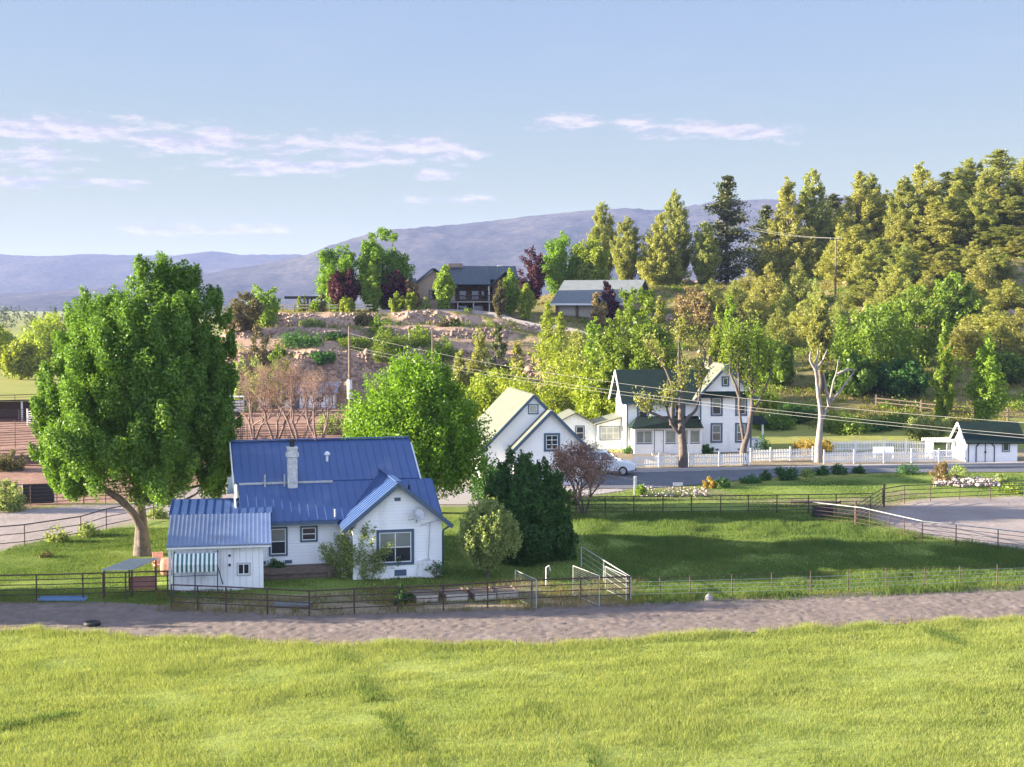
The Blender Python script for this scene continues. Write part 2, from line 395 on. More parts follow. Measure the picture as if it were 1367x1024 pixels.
bank = math_n(nt, 'MULTIPLY', sstep(nt, sx.outputs[1], -.05, -.55), sstep(nt, el, 1.0, .5))     # unseen bank of brighter sky behind the camera, added to fill camera-facing walls
scol = mixc(nt, overhead_fill,  mixc(nt, wisp, cc_.outputs[0], (.74 * KS, .78 * KS, .86 * KS)), (.8 * KS, .98 * KS, 1.35 * KS))
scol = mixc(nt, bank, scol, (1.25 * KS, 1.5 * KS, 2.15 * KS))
scol = mixc(nt, math_n(nt, 'MULTIPLY', cl, .92), scol, ccol)
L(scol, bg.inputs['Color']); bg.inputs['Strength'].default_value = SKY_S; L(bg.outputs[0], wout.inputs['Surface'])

sd = bpy.data.lights.new('sun', 'SUN'); sd.energy = 4.4; sd.angle = R(.6); sd.color = (1, .87, .66)
so = bpy.data.objects.new('sun', sd); COL.objects.link(so)
to_sun = Vector((-math.cos(SUN_AZ) * math.cos(SUN_EL), math.sin(SUN_AZ) * math.cos(SUN_EL), math.sin(SUN_EL)))
so.rotation_euler = to_sun.to_track_quat('Z', 'Y').to_euler(); so.location = (-60, 40, 60)
cam = bpy.data.cameras.new('camera'); co = bpy.data.objects.new('camera', cam); COL.objects.link(co)
co.location = (0, 0, CAM_Z); co.rotation_euler = (math.pi / 2 - PITCH, 0, 0)
cam.sensor_width = 36; cam.lens = 36 * FPX / 1367; cam.clip_end = 30000; cam.clip_start = .5
scene.camera = co
vs = scene.view_settings; vs.view_transform = 'Standard'; vs.look = 'None'; vs.gamma = 1; vs.exposure = EXPO
scene.cycles.max_bounces = 6; scene.cycles.diffuse_bounces = 3; scene.cycles.transparent_max_bounces = 8; scene.cycles.volume_bounces = 0

# ---------------------------------------------------------------- ground
g = lambda pts, z=0: [G(*p, z) for p in pts]
FIELD_EDGE = [(-250, 838), (-60, 841), (0, 843), (90, 846), (200, 851), (330, 858), (440, 863), (520, 862), (620, 862), (700, 863), (760, 860), (860, 855), (960, 847), (1100, 839), (1250, 832), (1367, 828), (1650, 822)]
TRACK_TOP = [(1650, 768), (1367, 782), (1150, 791), (1000, 798), (850, 805), (700, 812), (600, 816), (400, 822), (270, 817), (230, 809), (110, 804), (0, 804), (-250, 802)]
P_track = g(FIELD_EDGE) + g(TRACK_TOP)
P_lawnL = g([(-60, 806), (235, 806), (232, 700), (205, 692), (140, 708), (60, 722), (-60, 742)])
P_yard = g([(225, 800), (232, 690), (330, 672), (640, 676), (770, 690), (842, 775), (842, 800), (600, 808), (400, 812)])
P_garden = g([(228, 795), (228, 815), (410, 826), (842, 808), (842, 775), (690, 778), (560, 786), (380, 795)])
P_past = g([(770, 690), (1100, 684), (1150, 694), (1230, 718), (1400, 742), (1650, 770), (1650, 772), (1367, 786), (1150, 795), (850, 806), (842, 775)])
P_mid = g([(745, 692), (760, 665), (860, 655), (940, 652), (1080, 640), (1240, 631), (1650, 634), (1650, 655), (1367, 660), (1230, 664), (1170, 672), (1105, 688)])
P_pen = g([(1150, 696), (1180, 676), (1230, 666), (1367, 662), (1650, 660), (1650, 760), (1367, 736), (1240, 716)])
P_path = g([(840, 664), (900, 650), (960, 655), (1000, 664), (1110, 668), (1200, 655), (1235, 660), (1160, 690), (1105, 688), (1080, 676), (960, 668)])
P_road = g([(-120, 760), (60, 724), (140, 708), (215, 690), (330, 676), (660, 676), (800, 662), (840, 652), (790, 628), (640, 636), (330, 640), (240, 652), (225, 668), (0, 682), (-120, 690)])
P_corral = g([(-150, 684), (0, 680), (225, 666), (250, 650), (470, 628), (600, 600), (560, 548), (300, 540), (60, 553), (-150, 556)])
P_bed = g([(795, 604), (1400, 600), (1400, 626), (1040, 628), (840, 632)])
P_rlawn = g([(1000, 600), (1400, 590), (1400, 572), (1000, 575)])
def steps(*seg):
    out = []
    for a, b, d in seg: out += list(np.arange(a, b, d))
    return np.array(out + [seg[-1][1]])
def geo(a, b, k): return list(np.geomspace(abs(a), abs(b), k) * (1 if b > 0 else -1))
xs = np.array(sorted(geo(-130, -9000, 16)) + list(steps((-128, -45, 1.6), (-45, 58, .5), (58, 150, 1.6))) + geo(155, 9000, 16))
ys = np.array([-300, -150, -60, 0, 18] + list(steps((26, 135, .5), (135, 290, 1.0), (290, 420, 8))) + geo(440, 9000, 20))
X, Y = np.meshgrid(xs, ys); Z = hgt(X, Y)
w_track = poly_sd(P_track, X, Y)
Z = Z + (fbm(X * .35, Y * .35, 3) - .5) * .16 * sm(1.5, -1.5, poly_sd(P_road, X, Y)) * (Y < 150) * (np.abs(X) < 70) * sm(1, -1, w_track) * sm(1, -1, poly_sd(P_bed, X, Y)) * sm(3, 1, poly_sd(g([(640, 674), (770, 650), (800, 632), (900, 627), (1400, 616), (1400, 634), (1100, 635), (850, 656), (700, 670)]), X, Y) + 3)
nx, ny = len(xs), len(ys)
idx = np.arange(nx * ny).reshape(ny, nx)
F = np.stack([idx[:-1, :-1], idx[:-1, 1:], idx[1:, 1:], idx[1:, :-1]], -1).reshape(-1, 4)
ground = mesh_np('ground', np.stack([X, Y, Z], -1).reshape(-1, 3), F, None, smooth=True); tag(ground, kind='structure')
W = lambda poly, s=1.6: np.clip(.5 + poly_sd(poly, X, Y) / s, 0, 1)
lush = np.maximum.reduce([W(P_lawnL), W(P_yard, 2.4), W(P_past), W(P_mid, 3)])
gy, gx = np.gradient(Z, ys, xs); slope = np.hypot(gx, gy)
attrs = {'za': (lush, W(P_corral, 6), np.maximum(W(P_pen, 3), W(P_road, 4))),
         'zb': (sm(.3, 2.0, Z), np.maximum(sm(.3, .6, slope) * sm(1.2, 3, Z), sm(8, -4, X) * sm(.8, 2.2, Z) * sm(.40, .5, fbm(X * .25, Y * .25, 3)) * (Y < 213)), np.clip(.5 + (np.interp(X, [p[0] for p in g(FIELD_EDGE)], [p[1] for p in g(FIELD_EDGE)]) - Y) / 2, 0, 1)),
         'zc': (np.maximum.reduce([W(P_garden, 1.5), W(P_path, 4), W(P_bed, 3)]), np.clip((np.maximum(W(P_track, 2), 0)), 0, 1), sm(0, 1, (X < 2) & (Y > 208) & (Z > 11.8)))}
for k, (a, b, c) in attrs.items():
    at = ground.data.color_attributes.new(k, 'FLOAT_COLOR', 'POINT')
    at.data.foreach_set('color', np.stack([a, b, c, np.ones_like(a)], -1).astype(np.float32).ravel())
m, nt, out = new_mat('ground_soil_and_grass'); L = nt.links.new
tcn = N(nt, 'ShaderNodeTexCoord'); V = tcn.outputs['Object']
nA, nB, nC, nD = noise(nt, V, .35, 6, .65), noise(nt, V, 1.6, 6, .7), noise(nt, V, .06, 5, .6), noise(nt, V, 7, 5, .7)
def zone(attr, ch, hard=.5):
    a = N(nt, 'ShaderNodeVertexColor', layer_name=attr); s = N(nt, 'ShaderNodeSeparateColor'); L(a.outputs['Color'], s.inputs[0])
    j = math_n(nt, 'MULTIPLY', math_n(nt, 'SUBTRACT', math_n(nt, 'ADD', math_n(nt, 'MULTIPLY', nA, .5), math_n(nt, 'MULTIPLY', nB, .5)), .5), 1.1)
    k = math_n(nt, 'ADD', s.outputs[ch], math_n(nt, 'MULTIPLY', j, math_n(nt, 'MULTIPLY', math_n(nt, 'MULTIPLY', s.outputs[ch], math_n(nt, 'SUBTRACT', 1.0, s.outputs[ch])), 4)))
    return sstep(nt, k, .5 - hard / 2, .5 + hard / 2)
col = ramp(nt, math_n(nt, 'ADD', math_n(nt, 'MULTIPLY', nC, .6), math_n(nt, 'MULTIPLY', nB, .4)), [(.3, (.17, .19, .045)), (.5, (.24, .245, .06)), (.7, (.29, .27, .09))])
c_hill = ramp(nt, math_n(nt, 'ADD', math_n(nt, 'MULTIPLY', nA, .55), math_n(nt, 'MULTIPLY', nB, .45)), [(.32, (.07, .085, .025)), (.46, (.135, .13, .04)), (.56, (.2, .16, .075)), (.7, (.25, .185, .12))])
c_rock = ramp(nt, math_n(nt, 'ADD', math_n(nt, 'MULTIPLY', nB, .6), math_n(nt, 'MULTIPLY', nD, .4)), [(.33, (.17, .105, .078)), (.5, (.35, .235, .175)), (.68, (.46, .335, .255))])
c_lush = ramp(nt, math_n(nt, 'ADD', math_n(nt, 'MULTIPLY', nA, .5), math_n(nt, 'MULTIPLY', nD, .5)), [(.33, (.11, .16, .035)), (.5, (.17, .225, .045)), (.66, (.23, .26, .06))])
c_fld = ramp(nt, math_n(nt, 'ADD', math_n(nt, 'MULTIPLY', nA, .5), math_n(nt, 'MULTIPLY', nD, .5)), [(.33, (.17, .22, .055)), (.5, (.25, .3, .075)), (.66, (.31, .34, .1))])
c_red = ramp(nt, math_n(nt, 'ADD', math_n(nt, 'MULTIPLY', nA, .5), math_n(nt, 'MULTIPLY', nB, .5)), [(.33, (.16, .09, .065)), (.5, (.27, .155, .115)), (.66, (.36, .235, .18))])
c_grv = ramp(nt, math_n(nt, 'ADD', math_n(nt, 'MULTIPLY', nA, .5), math_n(nt, 'MULTIPLY', nD, .5)), [(.33, (.21, .175, .17)), (.5, (.28, .235, .225)), (.66, (.34, .295, .28))])
c_soil = ramp(nt, math_n(nt, 'ADD', math_n(nt, 'MULTIPLY', nB, .5), math_n(nt, 'MULTIPLY', nD, .5)), [(.36, (.13, .1, .065)), (.5, (.24, .19, .13)), (.64, (.3, .25, .15))])
c_trk = ramp(nt, math_n(nt, 'ADD', math_n(nt, 'MULTIPLY', nA, .5), math_n(nt, 'MULTIPLY', nD, .5)), [(.33, (.15, .115, .105)), (.5, (.21, .16, .15)), (.66, (.27, .21, .195))])
for cc, a, ch in ((c_hill, 'zb', 0), (c_rock, 'zb', 1), (c_lush, 'za', 0), (c_red, 'za', 1), (c_grv, 'za', 2), (c_soil, 'zc', 0), (c_fld, 'zb', 2), (c_trk, 'zc', 1)):
    col = mixc(nt, zone(a, ch), col, cc)
b = N(nt, 'ShaderNodeBsdfPrincipled'); b.inputs['Roughness'].default_value = .95; b.inputs['Specular IOR Level'].default_value = .15
L(col, b.inputs['Base Color'])
bp = N(nt, 'ShaderNodeBump'); bp.inputs['Distance'].default_value = 1
L(math_n(nt, 'ADD', math_n(nt, 'MULTIPLY', nB, .08), math_n(nt, 'MULTIPLY', nD, .03)), bp.inputs['Height']); L(bp.outputs[0], b.inputs['Normal'])
L(b.outputs[0], out.inputs['Surface']); ground.data.materials.append(m)

def sheet(name, poly, step, zfun, mat, kind='structure', rag=.35):
    P = np.array(poly); x0, y0 = P.min(0); x1, y1 = P.max(0)
    x0, x1 = max(x0, -45), min(x1, 60)
    ax, ay = np.arange(x0, x1 + step, step), np.arange(y0, y1 + step, step)
    A, B = np.meshgrid(ax, ay)
    sdv = poly_sd(poly, A, B) + (fbm(A * .9, B * .9, 3) - .5) * rag * 2
    z = zfun(A, B, sdv); id_ = np.arange(A.size).reshape(A.shape)
    ok = (sdv > 0); q = ok[:-1, :-1] & ok[1:, :-1] & ok[:-1, 1:] & ok[1:, 1:]
    Fq = np.stack([id_[:-1, :-1], id_[:-1, 1:], id_[1:, 1:], id_[1:, :-1]], -1)[q]
    used = np.unique(Fq); mp = np.full(A.size, -1); mp[used] = np.arange(len(used))
    o = mesh_np(name, np.stack([A, B, z], -1).reshape(-1, 3)[used], mp[Fq], mat, smooth=True); return tag(o, kind=kind)
# the dirt track, churned by hooves
def hoof(A, B, s):
    n = fbm(A * 4.6, B * 4.6, 3); k = vnoise(A * 4.3 + 31, B * 4.3)
    return .03 + .045 * (n - .35) * sm(0, .8, s) - .02 * sm(.62, .8, k) * sm(0, .6, s) + (fbm(A * .3, B * .3, 2) - .5) * .1 * sm(0, 1.5, s)
sheet('dirt_track', P_track, .09, hoof, M['dirt'])
flat = lambda z: (lambda A, B, s: np.full(A.shape, z))
sheet('asphalt_road', g([(770, 652), (800, 634), (812, 629), (900, 629.5), (1035, 627), (1120, 624), (1367, 619.5), (1700, 616), (1700, 628), (1367, 631), (1240, 631.5), (1100, 633), (1010, 640), (930, 648.5), (850, 654)]), .35, flat(.045), M['asphalt'], rag=.05)
sheet('concrete_driveway', g([(560, 674), (640, 649), (770, 652), (850, 654), (800, 661), (700, 668), (650, 675)]), .35, flat(.035), M['concrete'], rag=.05)
def ribbon(name, pts, w, z0, h, mat):      # kerb along a polyline
    mb = MB()
    for (a, b_) in zip(pts[:-1], pts[1:]):
        mb.bar((a[0], a[1], z0 + h / 2), (b_[0], b_[1], z0 + h / 2), w, h)
    return mb.build(name, mat)
tag(ribbon('kerb', g([(842, 630), (870, 628.5), (930, 627.5), (985, 626.5), (1038, 625.8), (1120, 623.2), (1240, 621.5), (1367, 619), (1500, 617.3)]), .9, 0, .14, M['concrete']), kind='structure')
tag(sheet('footpath', g([(842, 632), (1036, 627.5), (1036, 625), (900, 626), (842, 627.5)]), .3, flat(.06), M['concrete'], rag=.02), kind='structure')

# ---------------------------------------------------------------- far mountains
def mountain(name, prof, y0, depth, foot, mat, seed, lump):
    px = np.array([p[0] for p in prof]); py = np.array([p[1] for p in prof])
    u = np.linspace(-900, 2300, 420); hh = np.interp(u, px, py)
    v = np.linspace(0, 1, 60)
    U, Vv = np.meshgrid(u, v)
    yy = y0 + (Vv - .55) * depth * 1.0
    top = CAM_Z + (HOR - np.interp(U, px, py)) / FPX * y0
    prf = np.where(Vv < .55, np.sin(np.clip(Vv / .55, 0, 1) * math.pi / 2) ** 1.1, np.cos(np.clip((Vv - .55) / .45, 0, 1) * math.pi / 2))
    xx = (U - CX) / FPX * y0
    rid = (fbm(xx / lump + seed, yy / lump, 5) - .5)
    z = (top - foot) * prf * (1 + rid * .5 * (1 - prf) * 2) + rid * (top - foot) * .12 * (1 - np.abs(2 * prf - 1)) + foot
    z = z + (vnoise(xx / 13, yy / 13) - .4) * 9 * (prf > .03)
    I = np.arange(U.size).reshape(U.shape)
    Fm = np.stack([I[:-1, :-1], I[:-1, 1:], I[1:, 1:], I[1:, :-1]], -1).reshape(-1, 4)
    return tag(mesh_np(name, np.stack([xx, yy, z], -1).reshape(-1, 3), Fm, mat, smooth=False), kind='structure')
mm, nt, out = new_mat('forested_mountain'); L = nt.links.new
tcn = N(nt, 'ShaderNodeTexCoord'); V = tcn.outputs['Object']
cc = ramp(nt, math_n(nt, 'ADD', math_n(nt, 'MULTIPLY', noise(nt, V, .004, 6, .65), .5), math_n(nt, 'MULTIPLY', noise(nt, V, .05, 4, .7), .5)), [(.36, (.022, .024, .03)), (.5, (.055, .055, .055)), (.64, (.12, .1, .09))])
bb = N(nt, 'ShaderNodeBsdfDiffuse'); L(cc, bb.inputs[0]); L(bb.outputs[0], out.inputs[0])
mountain('mountain_range', [(-900, 352), (-300, 346), (-100, 343), (0, 341), (70, 344), (130, 341), (200, 343), (250, 343), (290, 337), (330, 342), (400, 341), (440, 345), (520, 349), (700, 352), (2300, 350)], 6200, 2600, -10, mm, 3, 700)
mountain('wooded_ridge', [(-900, 425), (-300, 408), (100, 390), (300, 366), (380, 352), (430, 341), (455, 330), (480, 321), (510, 312), (560, 306), (620, 302), (680, 295), (740, 288), (790, 284), (830, 281), (880, 283), (920, 277), (960, 271), (1000, 270), (1060, 270), (1120, 266), (1250, 268), (1400, 275), (2300, 300)], 4300, 1900, -10, mm, 11, 500)
# ---------------------------------------------------------------- the air
if HAZE:
    hb = MB().box(-8800, 8800, -280, 8300, -14, 335).build('haze', None); tag(hb, kind='stuff')
    hm, nt, out = new_mat('haze_air'); pv = N(nt, 'ShaderNodeVolumePrincipled')
    pv.inputs['Color'].default_value = (.42, .53, 1, 1); pv.inputs['Density'].default_value = HAZE; pv.inputs['Anisotropy'].default_value = 0
    nt.links.new(pv.outputs[0], out.inputs['Volume']); hb.data.materials.clear(); hb.data.materials.append(hm)
# ---------------------------------------------------------------- building helpers
def frame_M(face, off=(0, 0, 0)):
    """Local wall frame -> thing frame. Wall frame: x along the wall, -y outwards, z up."""
    rz = {'front': 0, 'left': -math.pi / 2, 'right': math.pi / 2, 'back': math.pi}[face]
    return Matrix.Translation(Vector(off)) @ Matrix.Rotation(rz, 4, 'Z')
def window(par, Mx, x0, x1, z0, z1, cols=1, rows=2, fw=.09, mat=None, sash=None, glass=None, name='window', blind=False):
    mat = mat or M['trim']; sash = sash or M['white']
    f = MB(Mx)
    f.box(x0 - fw, x0, -.05, .05, z0 - fw, z1 + fw).box(x1, x1 + fw, -.05, .05, z0 - fw, z1 + fw)
    f.box(x0, x1, -.05, .05, z1, z1 + fw).box(x0, x1, -.055, .05, z0 - fw, z0)
    fo = f.build(name, mat, par)
    s = MB(Mx); t = .022
    for i in range(1, cols):
        c = x0 + (x1 - x0) * i / cols; s.box(c - t, c + t, -.022, .0, z0 + .045, z1 - .045)
    for j in range(1, rows):
        c = z0 + (z1 - z0) * j / rows; s.box(x0 + .045, x1 - .045, -.03, .004, c - t, c + t)
    s.box(x0 + .002, x0 + .045, -.03, .01, z0, z1).box(x1 - .045, x1 - .002, -.03, .01, z0, z1)
    s.box(x0 + .046, x1 - .046, -.03, .01, z1 - .045, z1 - .002).box(x0 + .046, x1 - .046, -.03, .01, z0 + .002, z0 + .045)
    s.build('sash', sash, fo)
    zm = z0 + (z1 - z0) * (.5 if blind else 1)
    MB(Mx).box(x0 + .004, x1 - .004, -.012, -.002, z0 + .004, zm - .004).build('pane', glass or M['glass'], fo)
    if blind: MB(Mx).box(x0 + .004, x1 - .004, -.012, -.002, zm, z1 - .004).build('pane', M['blind_glass'], fo)['label'] = 'upper pane with drawn blind'
    return fo
def door(par, Mx, x0, x1, z0, z1, mat, trim, glass=None):
    d = MB(Mx); d.box(x0, x1, -.05, .02, z0, z1)
    for a, b_ in ((.12, .46), (.56, .9)):
        d.box(x0 + .12, x1 - .12, -.065, -.05, z0 + (z1 - z0) * a, z0 + (z1 - z0) * b_)
    do = d.build('door', mat, par)
    f = MB(Mx); f.box(x0 - .1, x0, -.07, .02, z0, z1 + .1).box(x1, x1 + .1, -.07, .02, z0, z1 + .1).box(x0, x1, -.07, .02, z1, z1 + .1)
    f.build('door_frame', trim, do)
    MB(Mx).box(x1 - .14, x1 - .08, -.11, -.065, z0 + .95, z0 + 1.05).build('handle', M['galv'], do)
    return do

# ---------------------------------------------------------------- blue roofed farmhouse
TH = R(14)
fh = thing('farmhouse', 'white farmhouse with blue metal roof, brick chimney and front gable, right of the small shed', 'house', (*G(590, 769), 0), TH)
w = MB()                                          # main body: x -9.5..0, y 2..13 ; front wing: x -4.4..0, y 0..6
w.prism([(2.0, -.1), (13.0, -.1), (13.0, 2.75), (7.75, 6.0), (4.5, 4.2), (2.0, 2.85)], -9.5, -.15, 'x')
w.prism([(-4.45, -.1), (0, -.1), (0, 2.85), (-2.22, 4.66), (-4.45, 2.85)], 0, 6.2, 'y')
w.build('wall', M['siding'], fh)
lo = MB()
lo.slab((1.55, 2.74), (4.5, 4.32), -9.75, .35, .07, rib=.42, rw=.03, rh=.028)
lo.slab((4.5, 4.36), (7.75, 6.18), -9.9, -.3, .07, rib=.42, rw=.03, rh=.028)
lo.slab((13.4, 2.72), (7.75, 6.18), -9.9, -.3, .07, rib=.42, rw=.03, rh=.028)
rf = lo.build('roof', M['blue_roof'], fh)
fl = MB()
fl.box(-9.7, -4.9, 4.36, 4.5, 4.29, 4.43)
for i in range(22): fl.box(-9.2 + i * .2, -9.12 + i * .2, 4.28, 4.36, 4.33, 4.37)
fl.build('flashing', M['galv'], rf)
MB().bar((-9.9, 7.75, 6.3), (-.3, 7.75, 6.3), .3, .05).build('ridge_cap', M['blue_roof'], rf)
wr = MB()
wr.slab((-4.95, 2.5), (-2.22, 4.74), -.38, 6.3, .07, axis='y', rib=.45, rw=.03, rh=.028)
wr.slab((.45, 2.56), (-2.22, 4.74), -.38, 6.3, .07, axis='y', rib=.45, rw=.03, rh=.028)
wr.bar((-2.22, -.38, 4.86), (-2.22, 5.6, 4.86), .3, .05)
wr.build('wing_roof', M['blue_roof'], fh)['label'] = 'lower blue gable roof of the front wing'
tr = MB()
tr.bar((-4.98, -.42, 2.46), (-2.22, -.42, 4.72), .05, .2).bar((.47, -.42, 2.52), (-2.22, -.42, 4.72), .05, .2)
tr.box(-9.75, -5.0, 1.5, 1.56, 2.6, 2.78)
tr.build('fascia', M['trim'], fh)
rk = MB()
rk.bar((-9.95, 1.6, 2.68), (-9.95, 4.5, 4.26), .06, .24).bar((-9.97, 4.5, 4.3), (-9.97, 7.75, 6.12), .06, .26)
rk.build('bargeboard', M['white'], fh)
gt = MB().box(-9.6, -5.05, 1.36, 1.48, 2.62, 2.72)
MB().tube((.5, .05, 2.55), (.08, .1, 2.3), .05).tube((.08, .1, 2.3), (.08, .1, .25), .045).build('downpipe', M['trim'], fh)
gt.build('gutter', M['trim'], fh)
I4 = Matrix()
FM = Matrix.Translation((0, 2.0, 0))
window(fh, FM, -8.3, -7.55, 1.1, 2.38, blind=True)
window(fh, FM, -6.75, -6.05, 1.75, 2.38)
bw = MB()
pic = window(fh, I4, -3.15, -1.55, .8, 2.3, cols=2, rows=2, fw=.14, blind=True)
pic['label'] = 'large four pane picture window of the front wing'
v = MB(); v.box(-2.38, -2.08, -.05, .0, 3.86, 4.02); v.build('gable_vent', M['trim'], fh)
v = MB(); v.box(-2.4, -1.8, -.04, .0, .12, .42); v.build('crawl_vent', M['trim'], fh)
for x in (-8.9, -7.6): MB(FM).box(x, x + .35, -.04, 0, .62, .78).build('crawl_vent', M['trim'], fh)
ch = MB(); ch.box(-7.25, -6.75, 4.0, 4.5, 3.6, 6.15).box(-7.32, -6.68, 3.93, 4.57, 5.75, 5.95).box(-7.28, -6.72, 3.97, 4.53, 6.15, 6.25)
cho = ch.build('chimney', M['brick'], fh)
MB().lathe([(.12, 0), (.12, .25), (.2, .27), (.2, .34), (.05, .42)], (-7, 4.25, 6.25)).build('flue_cap', M['dark'], cho)
for x in (-9.0, -8.0): MB().tube((x * 1.0 + .6, 4.2, 4.2), (x + .6, 4.2, 4.85), .05).build('vent_pipe', M['galv'], fh)
MB().tube((-5.0, 6.0, 5.2), (-5.0, 6.0, 5.55), .07).lathe([(.07, 0), (.16, .05), (.16, .14), (.04, .24)], (-5.0, 6.0, 5.55)).build('vent_pipe', M['white'], fh)
MB().tube((-5.1, 1.75, 2.9), (-5.1, 1.75, 3.3), .05).build('vent_pipe', M['galv'], fh)
MB().tube((-1.6, .3, 4.1), (-1.6, .3, 4.6), .05).build('vent_pipe', M['dark'], fh)
# dish and aerial on the gable
dsh = MB(Matrix.Translation((-1.3, -.42, 3.2)) @ Matrix.Rotation(R(62), 4, 'X') @ Matrix.Rotation(R(12), 4, 'Y'))
dsh.lathe([(.02, -.02), (.16, .0), (.28, .05), (.34, .1), (.34, .115), (.27, .07), (.15, .02), (.02, 0)], n=20)
do_ = dsh.build('satellite_dish', M['galv'], fh, smooth=True)
MB().tube((-1.3, -.05, 2.75), (-1.3, -.25, 3.1), .03).tube((-1.3, -.3, 3.0), (-1.75, -.75, 3.0), .018).box(-1.8, -1.7, -.82, -.7, 2.95, 3.05).build('dish_arm', M['galv'], do_)
an = MB().tube((-.72, -.12, .9), (-.62, -.12, 2.75), .02).tube((-1.1, -.12, 2.62), (-.2, -.12, 2.85), .014)
for k in range(6): an.tube((-1.05 + k * .16, -.3, 2.63 + k * .04), (-1.05 + k * .16, .0, 2.63 + k * .04), .008, n=5)
an.build('television_aerial', M['galv'], fh)
dk = MB(); dk.box(-9.3, -5.1, .9, 1.95, -.1, .55)
dk.build('plinth_deck', M['wood'], fh)
rl = MB().box(-9.0, -5.2, .78, .9, .3, .6).box(-8.9, -8.75, .76, .88, 0, .3).box(-5.6, -5.45, .76, .88, 0, .3)
rl.build('planter_board', M['wood'], fh)

# ---------------------------------------------------------------- small white shed
sh = thing('shed', 'small white ribbed shed with corrugated roof and striped awning, left of the blue roofed farmhouse', 'shed', (*G(230, 790), 0), R(10))
MB().prism([(0, -.1), (0, 2.3), (2.7, 3.15), (5.2, 3.3), (5.2, -.1)], 0, 4.25, 'x').build('wall', M['siding_v'], sh)
r_ = MB().slab((-.42, 2.17), (2.7, 3.19), -.22, 4.62, .05, rib=.2, rw=.07, rh=.035)
r_.build('corrugated_roof', M['corr'], sh)
r_ = MB().slab((2.72, 3.2), (5.4, 3.62), -.3, 4.7, .05, rib=.42, rw=.03, rh=.025)
r_.build('rear_roof', M['blue_roof'], sh)
MB().bar((-.2, -.36, 2.12), (4.6, -.36, 2.12), .04, .1).bar((-.1, .05, 2.12), (-.1, .05, .1), .12, .12).build('corner_board', M['white'], sh)
window(sh, I4, 3.05, 3.6, .72, 1.24, cols=2, rows=1, fw=.05, mat=M['galv'])
dd = MB().box(.15, 2.3, -.03, -.004, .05, 1.9).box(2.4, 2.44, -.03, -.004, .1, 2.2); dd.build('sliding_door', M['siding_v'], sh)
aw = thing('awning', None, None); aw.parent = sh
bpy.data.objects.remove(aw)
a_ = MB().hexa([(.1, -.95, 1.38), (2.15, -.95, 1.38), (2.15, -.45, 1.85), (.1, -.45, 1.85)], (0, -.02, .02)).hexa([(.1, -.95, 1.08), (2.15, -.95, 1.08), (2.15, -.95, 1.38), (.1, -.95, 1.38)], (0, -.02, 0))
awn = a_.build('awning', M['awn_g'], sh); awn['label'] = 'green and white striped awning on a metal frame'
s_ = MB()
for i in range(10):
    x = .16 + i * .205
    s_.hexa([(x, -.975, 1.395), (x + .1, -.975, 1.395), (x + .1, -.475, 1.865), (x, -.475, 1.865)], (0, -.02, .02)).hexa([(x, -.99, 1.08), (x + .1, -.99, 1.08), (x + .1, -.99, 1.4), (x, -.99, 1.4)], (0, -.02, 0))
s_.build('stripe', M['awn_w'], awn)
s_ = MB()
for x in (.12, 1.1, 2.13): s_.tube((x, -.93, 0), (x, -.93, 1.38), .03)
s_.tube((.12, -.93, .9), (2.13, -.93, .9), .02).tube((2.13, -.93, 1.36), (2.35, -.1, .3), .025).tube((2.13, -.4, 1.8), (2.13, -.02, 1.9), .025).tube((.12, -.4, 1.8), (.12, -.02, 1.9), .025)
s_.build('frame', M['trim'], awn)
for z in (1.2, 1.65): MB().box(2.62, 2.72, -.06, 0, z - .05, z + .05).build('hasp', M['dark'], sh)

# ---------------------------------------------------------------- white garage
ga = thing('garage', 'tall white gabled garage with grey green roof and slate trim, behind the dark lilac', 'garage', (*G(712, 645), 0), R(11))
w = MB(); w.prism([(-3.9, -.1), (3.9, -.1), (3.9, 2.55), (0, 6.55), (-3.9, 2.55)], 0, 9.5, 'y')
w.prism([(-1.75, -.1), (3.5, -.1), (3.5, 3.05), (1.05, 5.5), (-1.75, 2.7)], -1.3, .0, 'y')
w.build('wall', M['stucco'], ga)
r_ = MB()
r_.slab((-4.3, 2.28), (0, 6.69), -.35, 9.8, .12, axis='y').slab((4.3, 2.28), (0, 6.69), .02, 9.8, .12, axis='y')
r_.slab((-2.1, 2.42), (1.05, 5.57), -1.65, -.02, .12, axis='y').slab((3.95, 2.67), (1.05, 5.57), -1.65, -.02, .12, axis='y')
r_.build('roof', M['shingle'], ga)
t_ = MB()
t_.bar((-4.38, -.37, 2.2), (0.02, -.37, 6.72), .07, .2).bar((1.0, -.02, 5.72), (-.02, -.37, 6.72), .07, .2)
t_.bar((-2.2, -1.68, 2.34), (1.07, -1.68, 5.59), .07, .24).bar((4.05, -1.68, 2.57), (1.03, -1.68, 5.59), .07, .24)
t_.bar((-4.36, -.3, 2.25), (-4.36, 9.8, 2.25), .06, .18)
t_.build('fascia', M['trim'], ga)
window(ga, Matrix.Translation((0, -1.3, 0)), .7, 1.6, 2.7, 3.75, cols=2, rows=3, fw=.17)
window(ga, I4, -.33, .3, 5.35, 5.95, cols=1, rows=1, fw=.08, glass=M['curtain_glass'])
for k in range(1): MB().box(-3.95, -3.85, -.06, .0, 0, 2.5).build('corner_board', M['trim'], ga)
gd = MB(frame_M('left', (-3.9, 5.0, 0))); gd.box(-1.6, 1.6, -.05, 0, 0, 2.2)
for k in range(4): gd.box(-1.5, 1.5, -.065, -.05, .08 + k * .54, .08 + k * .54 + .44)
gd.build('garage_door', M['white'], ga)

# ---------------------------------------------------------------- two storey white farmhouse
wh = thing('house', 'two storey white farmhouse with dark green roof and glazed porch behind the picket fence', 'house', (*G(836, 603.5), 0), R(5))
